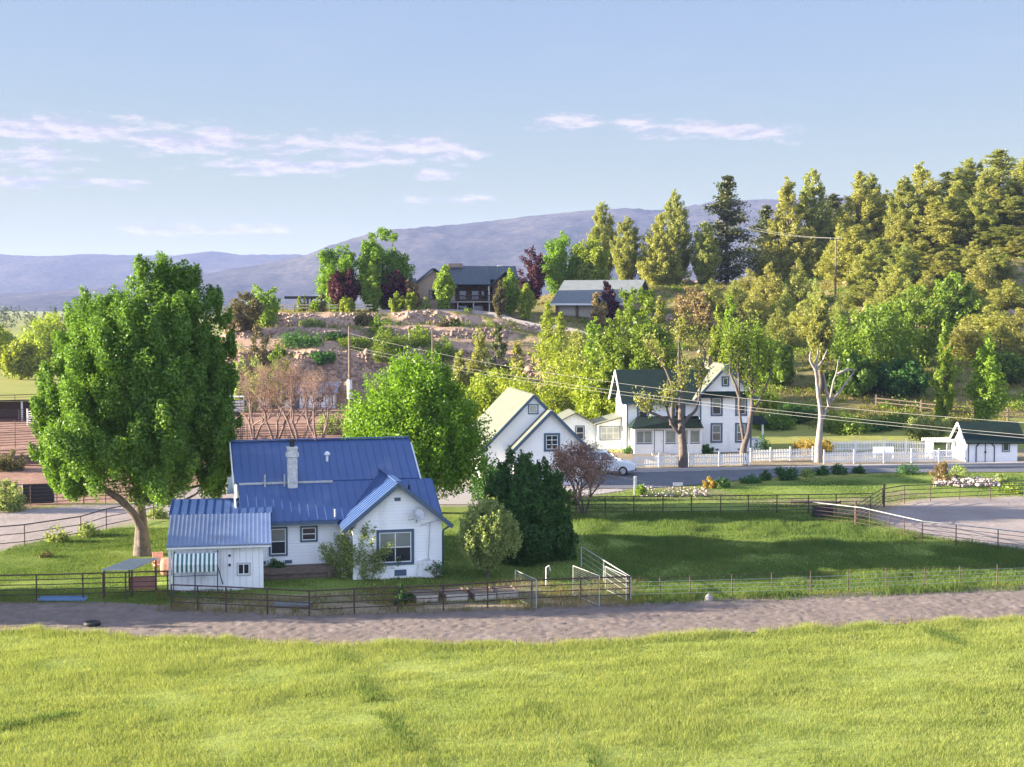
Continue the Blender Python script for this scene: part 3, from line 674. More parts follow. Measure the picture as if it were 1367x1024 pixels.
# local: x 0 at the left corner of the main front, y into the depth
w = MB()
w.prism([(0, -.1), (6.9, -.1), (6.9, 4.9), (3.45, 4.9), (0, 4.9)], 0, 6.0, 'y')
w.prism([(0, 4.9), (6.0, 4.9), (3.0, 7.3)], 0.0, 6.8, 'x')
w.prism([(6.7, -.1), (11.6, -.1), (11.6, 5.25), (9.15, 7.9), (6.7, 5.25)], -.7, 7.2, 'y')
w.build('wall', M['siding'], wh)
r_ = MB()
r_.slab((-.55, 4.55), (3.0, 7.4), -.55, 8.8, .12).slab((6.55, 4.55), (3.0, 7.4), -.55, 8.8, .12)
r_.build('roof', M['dshingle'], wh)
r_ = MB()
r_.slab((6.15, 4.78), (9.15, 8.02), -1.2, 7.6, .12, axis='y').slab((12.15, 4.78), (9.15, 8.02), -1.2, 7.6, .12, axis='y')
r_.build('gable_roof', M['shingle'], wh)['label'] = 'pale grey green roof of the front gable'
t_ = MB()
t_.bar((6.08, -1.22, 4.7), (9.15, -1.22, 8.02), .06, .2).bar((12.22, -1.22, 4.7), (9.15, -1.22, 8.02), .06, .2)
t_.box(-.5, 6.6, -.6, -.54, 4.42, 4.62)
for x, y in ((.05, -.03), (6.78, -.73), (11.52, -.73)): t_.box(x - .07, x + .07, y - .02, y + .1, 0, 4.9)
t_.build('trim_board', M['trim'], wh)
pr = MB(); pr.prism([(-1.25, 5.05), (-.7, 5.05), (-.7, 5.62)], 6.4, 11.9, 'x'); pr.build('pent_roof', M['dshingle'], wh)
rk = MB().bar((-.6, -.6, 4.5), (-.6, 3.0, 7.4), .08, .22).bar((-.6, 6.6, 4.5), (-.6, 3.0, 7.4), .08, .22)
rk.build('bargeboard', M['white'], wh)
GM = Matrix.Translation((0, -.7, 0)); LM = frame_M('left', (0, 3.0, 0))
for x in (7.9, 10.2):
    for z in (.95, 3.3): window(wh, GM, x, x + .78, z + (.08 if z < 1 else .2), z + 1.55 + (0.02 if z < 1 else .12), fw=.17, blind=True)
window(wh, GM, 8.88, 9.3, 6.2, 6.85, rows=1, fw=.14)
for x in (1.15, 4.55): window(wh, I4, x, x + .8, 3.15, 4.4, fw=.16)
for x in (-.8, .9):
    for z in (1.0, 3.2): window(wh, LM, x, x + .65, z, z + 1.35, fw=.1, mat=M['white'])
# glazed front porch
pc = MB(); pc.box(.35, 6.6, -2.2, -.02, -.1, .18).box(.4, 2.05, -2.15, -2.05, .18, .95).box(3.2, 6.5, -2.15, -2.05, .18, .95).box(.4, .5, -2.05, -.05, .18, .95)
for x in (.45, 2.1, 3.15, 4.3, 5.4, 6.5): pc.box(x - .07, x + .07, -2.18, -2.02, .18, 2.35)
pc.box(.38, 6.57, -2.17, -2.03, 2.2, 2.42)
pco = pc.build('porch', M['white'], wh)
pr = MB(); pr.add([(.0, -2.6, 2.38), (6.68, -2.6, 2.38), (6.68, -.03, 3.3), (1.0, -.03, 3.3), (.0, -.03, 2.38)], [(0, 1, 2, 3), (0, 3, 4), (0, 4, 2, 1), (2, 4, 3)])
pr.build('porch_roof', M['dshingle'], pco)
PM = Matrix.Translation((0, -2.1, 0))
for x0, x1, c in ((.55, 2.0, 2), (3.25, 4.2, 1), (4.4, 5.3, 1), (5.5, 6.4, 1)): window(wh, PM, x0, x1, 1.02, 2.15, cols=c, rows=1, fw=.1, glass=M['blind_glass'])
window(wh, frame_M('left', (.42, -1.1, 0)), -.8, .8, 1.02, 2.15, cols=2, rows=1, fw=.06, mat=M['white'], glass=M['curtain_glass'])
door(wh, PM, 2.25, 3.02, .18, 2.15, M['white'], M['trim'])
st = MB()
for k in range(3): st.box(1.9, 3.5, -2.6 - .32 * (2 - k), -2.22, -.05 + .002 * k, .06 * (k + 1) + .0)
st.build('step', M['concrete'], wh)
bs = MB()
for x in (8.2, 10.3): bs.box(x, x + .3, -.73, -.69, .15, .3)
bs.build('crawl_vent', M['trim'], wh)
# low annexes: left rear sun room, left kitchen, right porch
an = MB(); an.prism([(-2.3, -.1), (-.03, -.1), (-.03, 2.95), (-2.3, 2.35)], 2.4, 6.6, 'y'); an.build('annex_wall', M['stucco'], wh)
MB().slab((-2.6, 2.32), (-.02, 3.02), 2.0, 6.9, .1, axis='y').build('annex_roof', M['shingle'], wh)
window(wh, Matrix.Translation((0, 2.4, 0)), -2.05, -.25, .95, 2.15, cols=3, rows=2, fw=.07, glass=M['curtain_glass'])
an = MB(); an.prism([(-6.3, -.1), (-2.32, -.1), (-2.32, 2.3), (-4.3, 3.3), (-6.3, 2.3)], 3.4, 8.0, 'y'); an.build('annex_wall', M['siding'], wh)
MB().slab((-6.6, 2.2), (-4.3, 3.36), 3.0, 8.3, .1, axis='y').slab((-2.35, 2.32), (-4.3, 3.36), 3.0, 8.3, .1, axis='y').build('annex_roof', M['shingle'], wh)
window(wh, Matrix.Translation((0, 3.4, 0)), -4.2, -3.5, .9, 2.1, fw=.1)
window(wh, Matrix.Translation((0, 3.4, 0)), -5.8, -5.1, .9, 2.1, fw=.1)
an = MB(); an.box(11.62, 13.2, 1.0, 4.0, -.1, .9)
for x in (11.75, 13.1): an.box(x - .08, x + .08, 1.0, 1.12, .9, 2.4)
an.build('side_porch', M['stucco'], wh)
MB().slab((.7, 2.4), (2.6, 3.0), 11.62, 13.5, .1).slab((4.4, 2.4), (2.6, 3.0), 11.62, 13.5, .1).build('side_porch_roof', M['dshingle'], wh)
cz = MB().box(8.6, 9.0, 4.2, 4.6, 7.2, 8.7); cz.build('chimney', M['wood'], wh)

# ---------------------------------------------------------------- small white garden shed on the right
gs = thing('garden_shed', 'small white garden shed with navy arched double doors at the right end of picket fence', 'shed', (*G(1292, 617), 0), R(3))
MB().box(0, 4.35, 0, 3.2, -.05, 1.75).prism([(0, 1.75), (3.2, 1.75), (1.6, 3.2)], 0, 4.35, 'x').build('wall', M['siding'], gs)
MB().slab((-.35, 1.6), (1.6, 3.3), -.35, 5.0, .1).slab((3.55, 1.6), (1.6, 3.3), -.35, 5.0, .1).build('roof', M['dshingle'], gs)
MB().bar((-.38, -.35, 1.6), (-.38, 1.6, 3.28), .06, .2).bar((-.38, 3.55, 1.6), (-.38, 1.6, 3.28), .06, .2).build('bargeboard', M['white'], gs)
d_ = MB().prism([(.75, .02), (2.25, .02), (2.25, 1.3), (1.95, 1.66), (1.05, 1.66), (.75, 1.3)], -.04, -.002, 'y'); ddo = d_.build('double_door', M['white'], gs)
t_ = MB().bar((.7, -.05, 0), (.7, -.05, 1.32), .06, .1).bar((2.3, -.05, 0), (2.3, -.05, 1.32), .06, .1).bar((.7, -.05, 1.32), (1.04, -.05, 1.7), .06, .1).bar((2.3, -.05, 1.32), (1.96, -.05, 1.7), .06, .1).bar((1.0, -.05, 1.7), (2.0, -.05, 1.7), .06, .1).bar((1.5, -.06, .02), (1.5, -.06, 1.65), .05, .06)
t_.box(.0, .08, -.03, 0, 0, 1.7)
t_.build('door_frame', M['navy'], ddo)
MB().box(1.42, 1.58, -.11, -.06, .8, .95).build('handle', M['dark'], ddo)
window(gs, I4, 3.05, 3.6, .95, 1.65, cols=1, rows=1, fw=.07, mat=M['navy'])

# white arbour beside it
ar = thing('arbour', 'white wooden arbour with flat slatted top between picket fence and garden shed', 'arbour', (*G(1258, 612), 0), R(3))
a_ = MB()
for x in (-.95, .95):
    for y in (0, 1.2): MB().box(x - .12, x + .12, y - .12, y + .12, 0, 1.45).build('post', M['white'], ar)
a_ = MB()
for y in (-.0, 1.2): a_.box(-1.45, 1.45, y - .05, y + .05, 1.45, 1.6)
for k in range(12): a_.box(-1.35 + k * .235, -1.28 + k * .235, -.35, 1.55, 1.602, 1.7)
a_.build('slatted_top', M['white'], ar)
a_ = MB()
for k in range(6): a_.box(-.8 + k * .3, -.76 + k * .3, .0, .04, .1, .7)
a_.box(-.83, .83, -.02, .06, .66, .74).box(-.83, .83, -.02, .06, .15, .22); a_.build('gate', M['white'], ar)

# ---------------------------------------------------------------- log house on the hilltop
HX, HY = Q(612, 420, 216)[0], 216
hzb = 12.3
lh = thing('log_house', 'brown log house with dark metal roof and raised deck on the hilltop', 'house', (HX, HY, hzb), R(6))
S = 216 / FPX                                      # metres per photo pixel at the house
zz = lambda py: (HOR - py) * S + CAM_Z - hzb
w = MB()
w.box(-.4, 8.6, 2.6, 10, -1.5, zz(381) - .1)
w.prism([(2.6, zz(381) - .1), (10, zz(381) - .1), (6.2, zz(357))], -.1, 8.4, 'x')
w.build('wall', M['logs'], lh)
w = MB(); w.prism([(-6.2, -1.5), (-.4, -1.5), (-.4, zz(382)), (-3.6, zz(361)), (-6.2, zz(378))], 1.4, 9, 'y'); w.build('wing_wall', M['tan'], lh)
w = MB(); w.prism([(5.2, zz(402)), (9.0, zz(402)), (9.0, zz(380)), (7.2, zz(366)), (5.2, zz(380))], .2, 3, 'y'); w.build('wing_wall', M['logs'], lh)
r_ = MB()
r_.slab((-.2, zz(381)), (6.2, zz(355)), -1.3, 4.9, .15, rib=.5, rw=.06, rh=.05).slab((2.0, zz(374)), (6.2, zz(355)), 4.9, 9.4, .15, rib=.5, rw=.06, rh=.05).slab((10.6, zz(381)), (6.2, zz(355)), -1.3, 9.4, .15)
r_.build('roof', M['hroof'], lh)
r_ = MB()
r_.slab((-7.0, zz(383)), (-3.6, zz(359)), .6, 9.3, .15, axis='y', rib=.5, rw=.06, rh=.05).slab((0, zz(384)), (-3.6, zz(359)), .6, 9.3, .15, axis='y')
r_.slab((4.7, zz(384)), (7.2, zz(363)), -.5, 5, .15, axis='y').slab((9.7, zz(384)), (7.2, zz(363)), -.5, 5, .15, axis='y')
r_.slab((2.0, zz(384)), (5, zz(372)), -11.5, -6.2, .15)
r_.build('wing_roof', M['hroof'], lh)
w = MB(); w.box(-11, -6.3, 2.6, 7, -1.5, zz(385))
w.build('wing_wall', M['tan'], lh)
for x in (-10.8, -8.9, -7.2): MB().tube((x, 2.1, -1.2), (x, 2.1, zz(384)), .13).build('porch_post', M['paleboard'], lh)
dk = MB().box(-3.0, 6.2, -1.4, 2.58, zz(404), zz(402)); dk.build('deck', M['deck'], lh)
for x in (-2.8, -.2, 2.2, 4.6, 6.0): MB().tube((x, -1.2, -1.5), (x, -1.2, zz(404)), .12).build('deck_post', M['galv'], lh)
for x in (-.9, 4.6): MB().tube((x, -.3, zz(402)), (x, -.3, zz(382)), .13).build('porch_post', M['paleboard'], lh)
rl = MB()
for k in range(40): rl.box(-2.9 + k * .23, -2.86 + k * .23, -1.35, -1.31, zz(402), zz(395))
rl.box(-3.0, 6.2, -1.37, -1.29, zz(395), zz(394.2)); rl.build('railing', M['dark'], lh)
WM = Matrix.Translation((0, 2.6, 0))
for x in (.3, 2.2, 3.7): window(lh, WM, x, x + 1.1, zz(400), zz(388), fw=.1, mat=M['logs'], sash=M['logs'])
for x in (.0, 2.6): window(lh, WM, x, x + 1.5, zz(421), zz(408), fw=.1, mat=M['logs'], sash=M['logs'])
window(lh, Matrix.Translation((0, 1.4, 0)), -4.3, -2.6, zz(399), zz(388), cols=2, fw=.12, mat=M['logs'], sash=M['logs'])
for x in (-10.2, -8.4): window(lh, WM, x, x + .9, zz(400), zz(390), fw=.08, mat=M['white'])
window(lh, Matrix.Translation((0, .2, 0)), 6.3, 8, zz(398), zz(386), cols=2, fw=.1, mat=M['logs'], sash=M['logs'])
MB().box(6.6, 7.2, 6.4, 7.0, zz(366), zz(353)).build('chimney', M['white'], lh)
MB().box(-1.2, 1.0, 5.6, 6.6, zz(360), zz(350.5)).build('chimney', M['rock'], lh)
# hilltop garage
gx_, gy_ = Q(737, 426, 223)[0], 223
hg = thing('hilltop_garage', 'tan garage with grey sloping roof dug into the slope right of the log house', 'garage', (gx_, gy_, 11.3), R(-20))
z2 = lambda py: (HOR - py) * 223 / FPX + CAM_Z - 11.3
w = MB(); w.box(.3, 11.5, 0.8, 10, -1.6, z2(406)); w.prism([(.8, z2(406)), (10, z2(406)), (6.8, z2(378))], .3, 11.5, 'x'); w.build('wall', M['tan'], hg)
MB().slab((-.2, z2(406)), (6.8, z2(374.5)), -.2, 13.2, .15).slab((11, z2(396)), (6.8, z2(374.5)), -.2, 13.2, .15).build('roof', M['hroof2'], hg)
MB().box(-.2, 13.2, -.34, -.22, z2(407.5), z2(405)).build('fascia', M['white'], hg)
for x in (1.0, 4.2):
    d_ = MB(Matrix.Translation((0, .8, 0))).box(x, x + 2.5, -.05, 0, -.2, 2.1)
    for k in range(4): d_.box(x + .1, x + 2.4, -.07, -.05, -.1 + k * .53, .34 + k * .53)
    d_.build('garage_door', M['paleboard'], hg)
for x in (.4, 3.75, 7.1): MB().box(x, x + .25, .55, .78, -1.5, z2(407)).build('post', M['wood'], hg)
# flat pavilion at the left end of the hilltop
px_ = Q(383, 402, 221)
pv = thing('pavilion', 'low open pavilion with flat dark roof at the left end of the hilltop', 'pavilion', (px_[0], 221, 12.5), 0)
MB().box(-.3, 9.5, -.5, 5, 2.05, 2.45).build('roof', M['dark'], pv)
for x in (3.2, 6.2, 9.0):
    for y in (.2, 4.4): MB().box(x - .15, x + .15, y - .15, y + .15, -.8, 2.05).build('post', M['logs'], pv)
MB().box(3.4, 9, 4.2, 4.35, -.8, 1.2).build('low_wall', M['tan'], pv)

# ---------------------------------------------------------------- sheds behind the bare trees, carport, barn
bx = G(322, 546)
ls = thing('stable', 'long low whitish stable with faded blue roof behind the bare reddish trees', 'stable', (bx[0], bx[1], 0), R(2))
MB().box(0, 12.2, 0, 5, -.1, 2.1).build('wall', M['siding_v'], ls)
MB().slab((-.5, 2.0), (2.5, 3.25), -.4, 12.6, .1, rib=.5, rw=.06, rh=.04).slab((5.5, 2.0), (2.5, 3.25), -.4, 12.6, .1).build('roof', M['corr'], ls)
for x in (.8, 3.6, 6.4): MB().box(x, x + 1.2, -.05, 0, 0, 1.9).build('door', M['trim'], ls)
MB().box(9.6, 10.7, -.05, -.002, .9, 1.6).build('window', M['glass'], ls)
bx = G(300, 556)
tl = thing('livestock_trailer', 'white livestock trailer with slatted side at the left end of the low stable', 'trailer', (bx[0], bx[1], 0), R(8))
MB().box(0, 2.3, 0, 1.9, .5, 1.2).box(0, 2.3, 0, 1.9, 1.35, 1.5).box(0, 2.3, 0, 1.9, 1.65, 1.85).box(0, .08, .0, 1.9, 1.2, 2.3).box(2.22, 2.3, 0, 1.9, 1.2, 2.3).box(-.05, 2.35, -.05, 1.95, 2.3, 2.4).build('body', M['steelwhite'], tl, bevel=.03)
for x in (.8, 1.5):
    for y in (.02, 1.88): MB(Matrix.Translation((x, y, .32)) @ Matrix.Rotation(R(90), 4, 'X')).lathe([(.18, -.1), (.32, -.09), (.32, .09), (.18, .1)], n=14).build('wheel', M['rubber'], tl)
MB().bar((2.2, .95, .5), (3.4, .95, .5), .1, .1).tube((3.3, .95, 0), (3.3, .95, .6), .04).build('drawbar', M['dark'], tl)

cpx = G(275, 640)
cpt = thing('carport', 'open carport with flat slate blue roof on pale posts left of the farmhouse roof', 'carport', (cpx[0], cpx[1], 0), R(8))
MB().box(-1.5, 8.8, 0, 6.2, 2.25, 2.38).box(-1.6, 8.9, -.08, .0, 2.15, 2.42).build('roof', M['hroof'], cpt)
for x in (-1.2, 3.6, 8.4):
    for y in (.1, 6.0): MB().box(x - .11, x + .11, y - .11, y + .11, 0, 2.25).build('post', M['white'], cpt)

bb_ = G(18, 562)
bn = thing('loafing_shed', 'low open fronted livestock shed with dark roof at the far left of the corrals', 'shed', (bb_[0], bb_[1], 0), R(5))
MB().slab((-.5, 2.4), (6.5, 1.9), -12, 4.2, .1).build('roof', M['tarp'], bn)
for x in (-9, -5.5, -2, 1.0, 3.8): MB().box(x - .1, x + .1, -.1, .1, 0, 2.3).build('post', M['steelwhite'], bn)
MB().box(-11.8, 4, 6.0, 6.15, 0, 1.9).build('back_wall', M['wood'], bn)
# ---------------------------------------------------------------- trees
def tubes(paths, n=6):
    V, Fq, base = [], [], 0
    for pts, rad in paths:
        pts = np.asarray(pts, float); rad = np.asarray(rad, float); k = len(pts)
        t = np.gradient(pts, axis=0); t /= np.linalg.norm(t, axis=1, keepdims=True) + 1e-9
        ref = np.where(np.abs(t[:, 2:3]) > .9, np.array([[1., 0, 0]]), np.array([[0, 0, 1.]]))
        a = np.cross(t, ref); a /= np.linalg.norm(a, axis=1, keepdims=True) + 1e-9
        b_ = np.cross(t, a); an = np.arange(n) * 2 * math.pi / n
        ring = pts[:, None, :] + rad[:, None, None] * (a[:, None, :] * np.cos(an)[None, :, None] + b_[:, None, :] * np.sin(an)[None, :, None])
        V.append(ring.reshape(-1, 3)); i = np.arange(k * n).reshape(k, n) + base
        r = np.roll(i, -1, axis=1)
        Fq.append(np.stack([i[:-1], r[:-1], r[1:], i[1:]], -1).reshape(-1, 4)); base += k * n
    return np.concatenate(V), np.concatenate(Fq)
def bez(p0, p1, p2, k=6):
    t = np.linspace(0, 1, k)[:, None]; p0, p1, p2 = map(np.asarray, (p0, p1, p2))
    return (1 - t) ** 2 * p0 + 2 * t * (1 - t) * p1 + t * t * p2
def unit(v): return v / (np.linalg.norm(v, axis=-1, keepdims=True) + 1e-9)
def leaves(rg, pos, out_dir, size, flat=.6, asp=.6, up=.35):
    n = len(pos)
    nr = unit(out_dir * flat + np.array([0, 0, up]) + rg.normal(size=(n, 3)) * .7)
    a = unit(np.cross(nr, rg.normal(size=(n, 3)))); b_ = np.cross(nr, a)
    l = size * rg.uniform(.6, 1.4, (n, 1)); w_ = l * asp
    V = np.stack([pos + a * l, pos + b_ * w_, pos - a * l, pos - b_ * w_], 1).reshape(-1, 3)
    return V, np.arange(4 * n).reshape(n, 4)
PROF = {'round': lambda s: np.sqrt(np.clip(1 - (2 * s - 1) ** 2, 0, 1)),
        'egg': lambda s: np.sqrt(np.clip(1 - (2 * s ** .75 - 1) ** 2, 0, 1)) * 1.0,
        'vase': lambda s: np.sqrt(np.clip(1 - (2 * s ** 1.45 - 1) ** 2, 0, 1)),
        'dome': lambda s: np.sqrt(np.clip(1 - s ** 2.2, 0, 1)) * (.8 + .2 * sm(0, .25, s)),
        'cone': lambda s: np.clip(1 - s, 0, 1) ** .75 * (.55 + .45 * sm(0, .18, s)),
        'spire': lambda s: np.clip(1 - s, 0, 1) ** .55 * (.35 + .65 * sm(0, .45, s)),
        'col': lambda s: np.clip(1 - s ** 3, 0, 1) ** .6 * (.6 + .4 * sm(0, .3, s)),
        'dense': lambda s: np.clip(1 - s ** 2.6, 0, 1) ** .55 * (.55 + .45 * sm(0, .35, s))}
def crown(rg, H, Wd, zb, prof, ncl, nleaf, lsize, cr=.16, elong=1.5, upw=.6, lump=.22, depth=.5, shrink=.5, flat=.6, asp=.6):
    f = PROF[prof]
    s_ = rg.random(ncl * 6); keep = rg.random(ncl * 6) < f(s_) ** 1.3 + .04; s_ = s_[keep][:ncl]
    n = len(s_); ang = rg.random(n) * 2 * math.pi
    ph = rg.random(6) * 6.28
    lum = 1 + lump * (np.sin(2 * ang + ph[0] + 3 * s_) * .5 + np.sin(3 * ang + ph[1] - 5 * s_) * .4 + np.sin(5 * ang + ph[2] + 9 * s_) * .3)
    rr = np.maximum(f(s_), .03) * Wd / 2 * lum * (depth + (1 - depth) * rg.random(n) ** .6)
    r = cr * Wd * rg.uniform(.65, 1.25, n) * (1 - shrink * s_)
    rr = np.maximum(rr - r * .55, 0)
    c = np.stack([np.cos(ang) * rr, np.sin(ang) * rr, zb + s_ * (H - zb - r * .8)], -1)
    axis = unit(np.stack([np.cos(ang), np.sin(ang), 0 * ang], -1) * (1 - upw) + np.array([0, 0, upw]) + rg.normal(size=(n, 3)) * .12)
    vol = r ** 2; cnt = np.maximum(4, (nleaf * vol / vol.sum()).astype(int)); id_ = np.repeat(np.arange(n), cnt)
    d = unit(rg.normal(size=(len(id_), 3))); rad = r[id_, None] * rg.random((len(id_), 1)) ** .45
    dot = (d * axis[id_]).sum(1, keepdims=True)
    taper = 1 - .35 * np.clip(dot, 0, 1) * (elong > 1)
    p = c[id_] + (d - dot * axis[id_]) * rad * taper + axis[id_] * dot * rad * elong
    V, Fq = leaves(rg, p, d, lsize, flat, asp)
    return V, Fq, c, r
def trunk_paths(rg, H, zb, tr, tops, nl=9, lean=(0, 0), fork=.0, zt=None):
    zt = zt or zb + (H - zb) * .55
    k = 7; z = np.linspace(-.15, zt, k); wob = np.cumsum(rg.normal(0, .012 * zt, (k, 2)), 0); wob[0] = 0
    pts = np.stack([wob[:, 0] + lean[0] * z / zt, wob[:, 1] + lean[1] * z / zt, z], -1)
    rad = tr * (1 - .75 * np.linspace(0, 1, k) ** .8); rad[0] *= 1.45; rad[1] *= 1.08
    P = [(pts, rad)]
    if len(tops):
        pick = rg.choice(len(tops), min(nl, len(tops)), replace=False)
        for i in pick:
            e = tops[i]; j = int(np.clip(rg.integers(2, k), 1, k - 1)); z0 = min(pts[j, 2], e[2] * .8)
            a = np.array([np.interp(z0, pts[:, 2], pts[:, 0]), np.interp(z0, pts[:, 2], pts[:, 1]), z0])
            m_ = (a + e) / 2 + np.array([0, 0, -.08 * H * rg.random()]) + (e - a) * np.array([.15, .15, 0])
            r0 = np.interp(z0, pts[:, 2], rad) * .55
            P.append((bez(a, m_, e, 6), r0 * np.linspace(1, .18, 6)))
    return P
SEED = [100]
def broad(name, label, cat, base, H, Wd, leaf, zb=None, prof='round', ncl=90, nleaf=9000, lsize=.16, tr=None, bark='bark', group=None, rz=0, nl=9, lean=(0, 0), **kw):
    SEED[0] += 1; rg = np.random.default_rng(SEED[0])
    zb = H * .2 if zb is None else zb; tr = tr or .028 * H
    t = thing(name, label, cat, base, rz, group)
    V, Fq, c, r = crown(rg, H, Wd, zb, prof, ncl, nleaf, lsize, **kw)
    Vt, Ft = tubes(trunk_paths(rg, H, zb, tr, c, nl, lean), 7)
    mesh_np('trunk', Vt, Ft, M[bark], t, True)
    mesh_np('crown', V, Fq, Lf[leaf], t)
    return t
def conifer(name, label, cat, base, H, Wd, leaf, zb=None, gap=.5, dens=1.0, lsize=.22, group=None, rz=0, droop=-.1, tr=None, ragged=.35, pw=.8, tip=1):
    SEED[0] += 1; rg = np.random.default_rng(SEED[0]); zb = H * .1 if zb is None else zb
    t = thing(name, label, cat, base, rz, group); tr = tr or .02 * H
    bend = rg.normal(0, .012 * H, 2)
    pts = np.array([[bend[0] * (z / H) ** 2, bend[1] * (z / H) ** 2, z] for z in np.linspace(-.2, H, 8)])
    P = [(pts, tr * np.linspace(1, .08, 8))]; pos, od = [], []
    z = zb
    while z < H * .985:
        s_ = (z - zb) / (H - zb); L0 = Wd / 2 * (1 - s_) ** pw * (.55 + .45 * min(1, s_ / .15)) + .12
        for b_ in range(rg.integers(3, 6)):
            a = rg.random() * 6.283; l = L0 * rg.uniform(1 - ragged, 1 + ragged)
            if rg.random() < .12: l *= .45
            o = np.array([bend[0] * (z / H) ** 2, bend[1] * (z / H) ** 2, z + rg.normal(0, gap * .3)])
            e = o + np.array([math.cos(a) * l, math.sin(a) * l, l * (droop + .45 * s_ + rg.normal(0, .12))])
            mid = (o + e) / 2 + np.array([0, 0, -.06 * l])
            P.append((bez(o, mid, e, 4), tr * .22 * (1 - s_ * .6) * np.linspace(1, .2, 4)))
            k = int((14 + 34 * l) * dens); u = rg.random(k) ** .6 * .95 + .08
            c = (1 - u[:, None]) ** 2 * o + 2 * u[:, None] * (1 - u[:, None]) * mid + u[:, None] ** 2 * e
            sp_ = (.10 + .17 * l * (1 - abs(u - .65)))[:, None]
            c = c + rg.normal(size=(k, 3)) * sp_ * np.array([1, 1, .6]); pos.append(c); od.append(np.repeat((unit(e - o)[None]), k, 0))
        z += gap * (1 - .45 * s_)
    pos = np.concatenate(pos); od = np.concatenate(od)
    V, Fq = leaves(rg, pos, od * .3, lsize, .5, .45)
    Vt, Ft = tubes(P, 5); mesh_np('trunk', Vt, Ft, M['bark'], t, True); mesh_np('crown', V, Fq, Lf[leaf], t); return t
def bare(name, label, cat, base, H, Wd, bark, twig, group=None, rz=0, tr=.16, depth=5, stems=3, leaf=None, nleaf=0, lsize=.06, seed=None):
    SEED[0] += 1; rg = np.random.default_rng(seed or SEED[0]); t = thing(name, label, cat, base, rz, group)
    big, fine, tips = [], [], []
    def grow(p, d, l, r, lev):
        e = p + d * l; m_ = (p + e) / 2 + rg.normal(0, .06 * l, 3)
        (big if lev > 2 else fine).append((bez(p, m_, e, 4), r * np.linspace(1, .62, 4)))
        if lev == 0: tips.append(e); return
        for _ in range(rg.integers(2, 4)):
            nd = unit(d + rg.normal(0, .48, 3) + np.array([0, 0, .12])); nd[:2] *= Wd / H * 1.15; nd = unit(nd)
            grow(p + d * l * rg.uniform(.65, 1), nd, l * rg.uniform(.62, .84), r * .58, lev - 1)
        tips.append(e)
    for k in range(stems):
        a = k * 6.28 / stems + rg.random(); grow(np.array([.1 * math.cos(a), .1 * math.sin(a), -.1]), unit(np.array([math.cos(a) * .38, math.sin(a) * .38, 1])), H * .27, tr, depth)
    Vt, Ft = tubes(big, 6); mesh_np('trunk', Vt, Ft, M[bark], t, True)
    Vt, Ft = tubes(fine, 3)
    tw = tag(mesh_np('twigs' , Vt, Ft, M[twig], t), kind='stuff')
    if leaf:
        tp = np.array(tips); id_ = rg.integers(0, len(tp), nleaf)
        p = tp[id_] + rg.normal(0, .03 * H, (nleaf, 3)); V, Fq = leaves(rg, p, rg.normal(size=(nleaf, 3)), lsize)
        mesh_np('crown', V, Fq, Lf[leaf], t)
    return t
def at(px, py, toppy, wpx, y=None, z=None):     # base point, height and width of a plant from its place in the photo
    if y is None: b_ = G(px, py); bx_, by_, bz_ = b_[0], b_[1], 0
    else:
        bx_, _, _ = Q(px, HOR, y); by_ = y; bz_ = hz(bx_, by_) if z is None else z
    top = Q(px, toppy, by_)[2]
    return (bx_, by_, bz_), top - bz_, wpx * by_ / FPX

# --- big tree on the left lawn
b_, H_, W_ = at(190, 742, 333, 258)
T = thing('maple_tree', 'largest tree of all, tall and deep green, on the lawn left of the small shed', 'tree', b_)
def lobes(t, specs, leaf, seed, trunk):
    rg = np.random.default_rng(seed); Vs, Fs, n0, tops = [], [], 0, []
    for (dx, dy, zb, zt, wd, nl_, prof, kw) in specs:
        V, Fq, c, r = crown(rg, zt - zb, wd, 0, prof, **dict(dict(ncl=60, nleaf=int(nl_ * 1.5), lsize=.078, cr=.13, elong=1.9, upw=.72, lump=.15, depth=.35, shrink=.25), **kw))
        Vs.append(V + np.array([dx, dy, zb])); Fs.append(Fq + n0); n0 += len(V); tops.append(c + np.array([dx, dy, zb]))
    mesh_np('crown', np.concatenate(Vs), np.concatenate(Fs), Lf[leaf], t)
    tp = np.concatenate(tops); Vt, Ft = tubes(trunk_paths(rg, *trunk[:3], tp, trunk[3]), 8); mesh_np('trunk', Vt, Ft, M['bark'], t, True)
k_ = b_[1] / FPX
def lb_(px, pt, pb, wpx, dy, nl_, prof='egg', **kw): return ((px - 190) * k_, dy, (742 - pb) * k_, (742 - pt) * k_, wpx * k_, nl_, prof, kw)
lobes(T, [lb_(190, 372, 646, 236, 0, 60000, 'round', ncl=240, cr=.08), lb_(228, 332, 580, 112, .2, 19000, 'egg'), lb_(200, 342, 560, 112, -.8, 17000, 'egg'), lb_(160, 350, 580, 112, .4, 18000, 'egg'), lb_(128, 372, 600, 104, -.2, 18000, 'egg'), lb_(258, 344, 580, 100, -.4, 17000, 'egg'),
    lb_(290, 364, 610, 70, .3, 14000, 'egg'), lb_(104, 414, 630, 92, .2, 15000, 'egg'), lb_(88, 466, 652, 88, -.6, 15000, 'egg'), lb_(80, 520, 655, 66, .8, 10000, 'round'), lb_(278, 430, 650, 92, -.5, 15000, 'egg'), lb_(240, 410, 655, 110, -2.6, 19000, 'egg'), lb_(150, 410, 632, 110, -2.8, 19000, 'egg'), lb_(196, 380, 620, 110, -2.4, 18000, 'egg'), lb_(285, 560, 655, 60, .5, 8000, 'round'), lb_(112, 596, 655, 70, -1.2, 8000, 'round')], 'maple', 55, (H_, H_ * .2, .37, 26))
rg = np.random.default_rng(5)
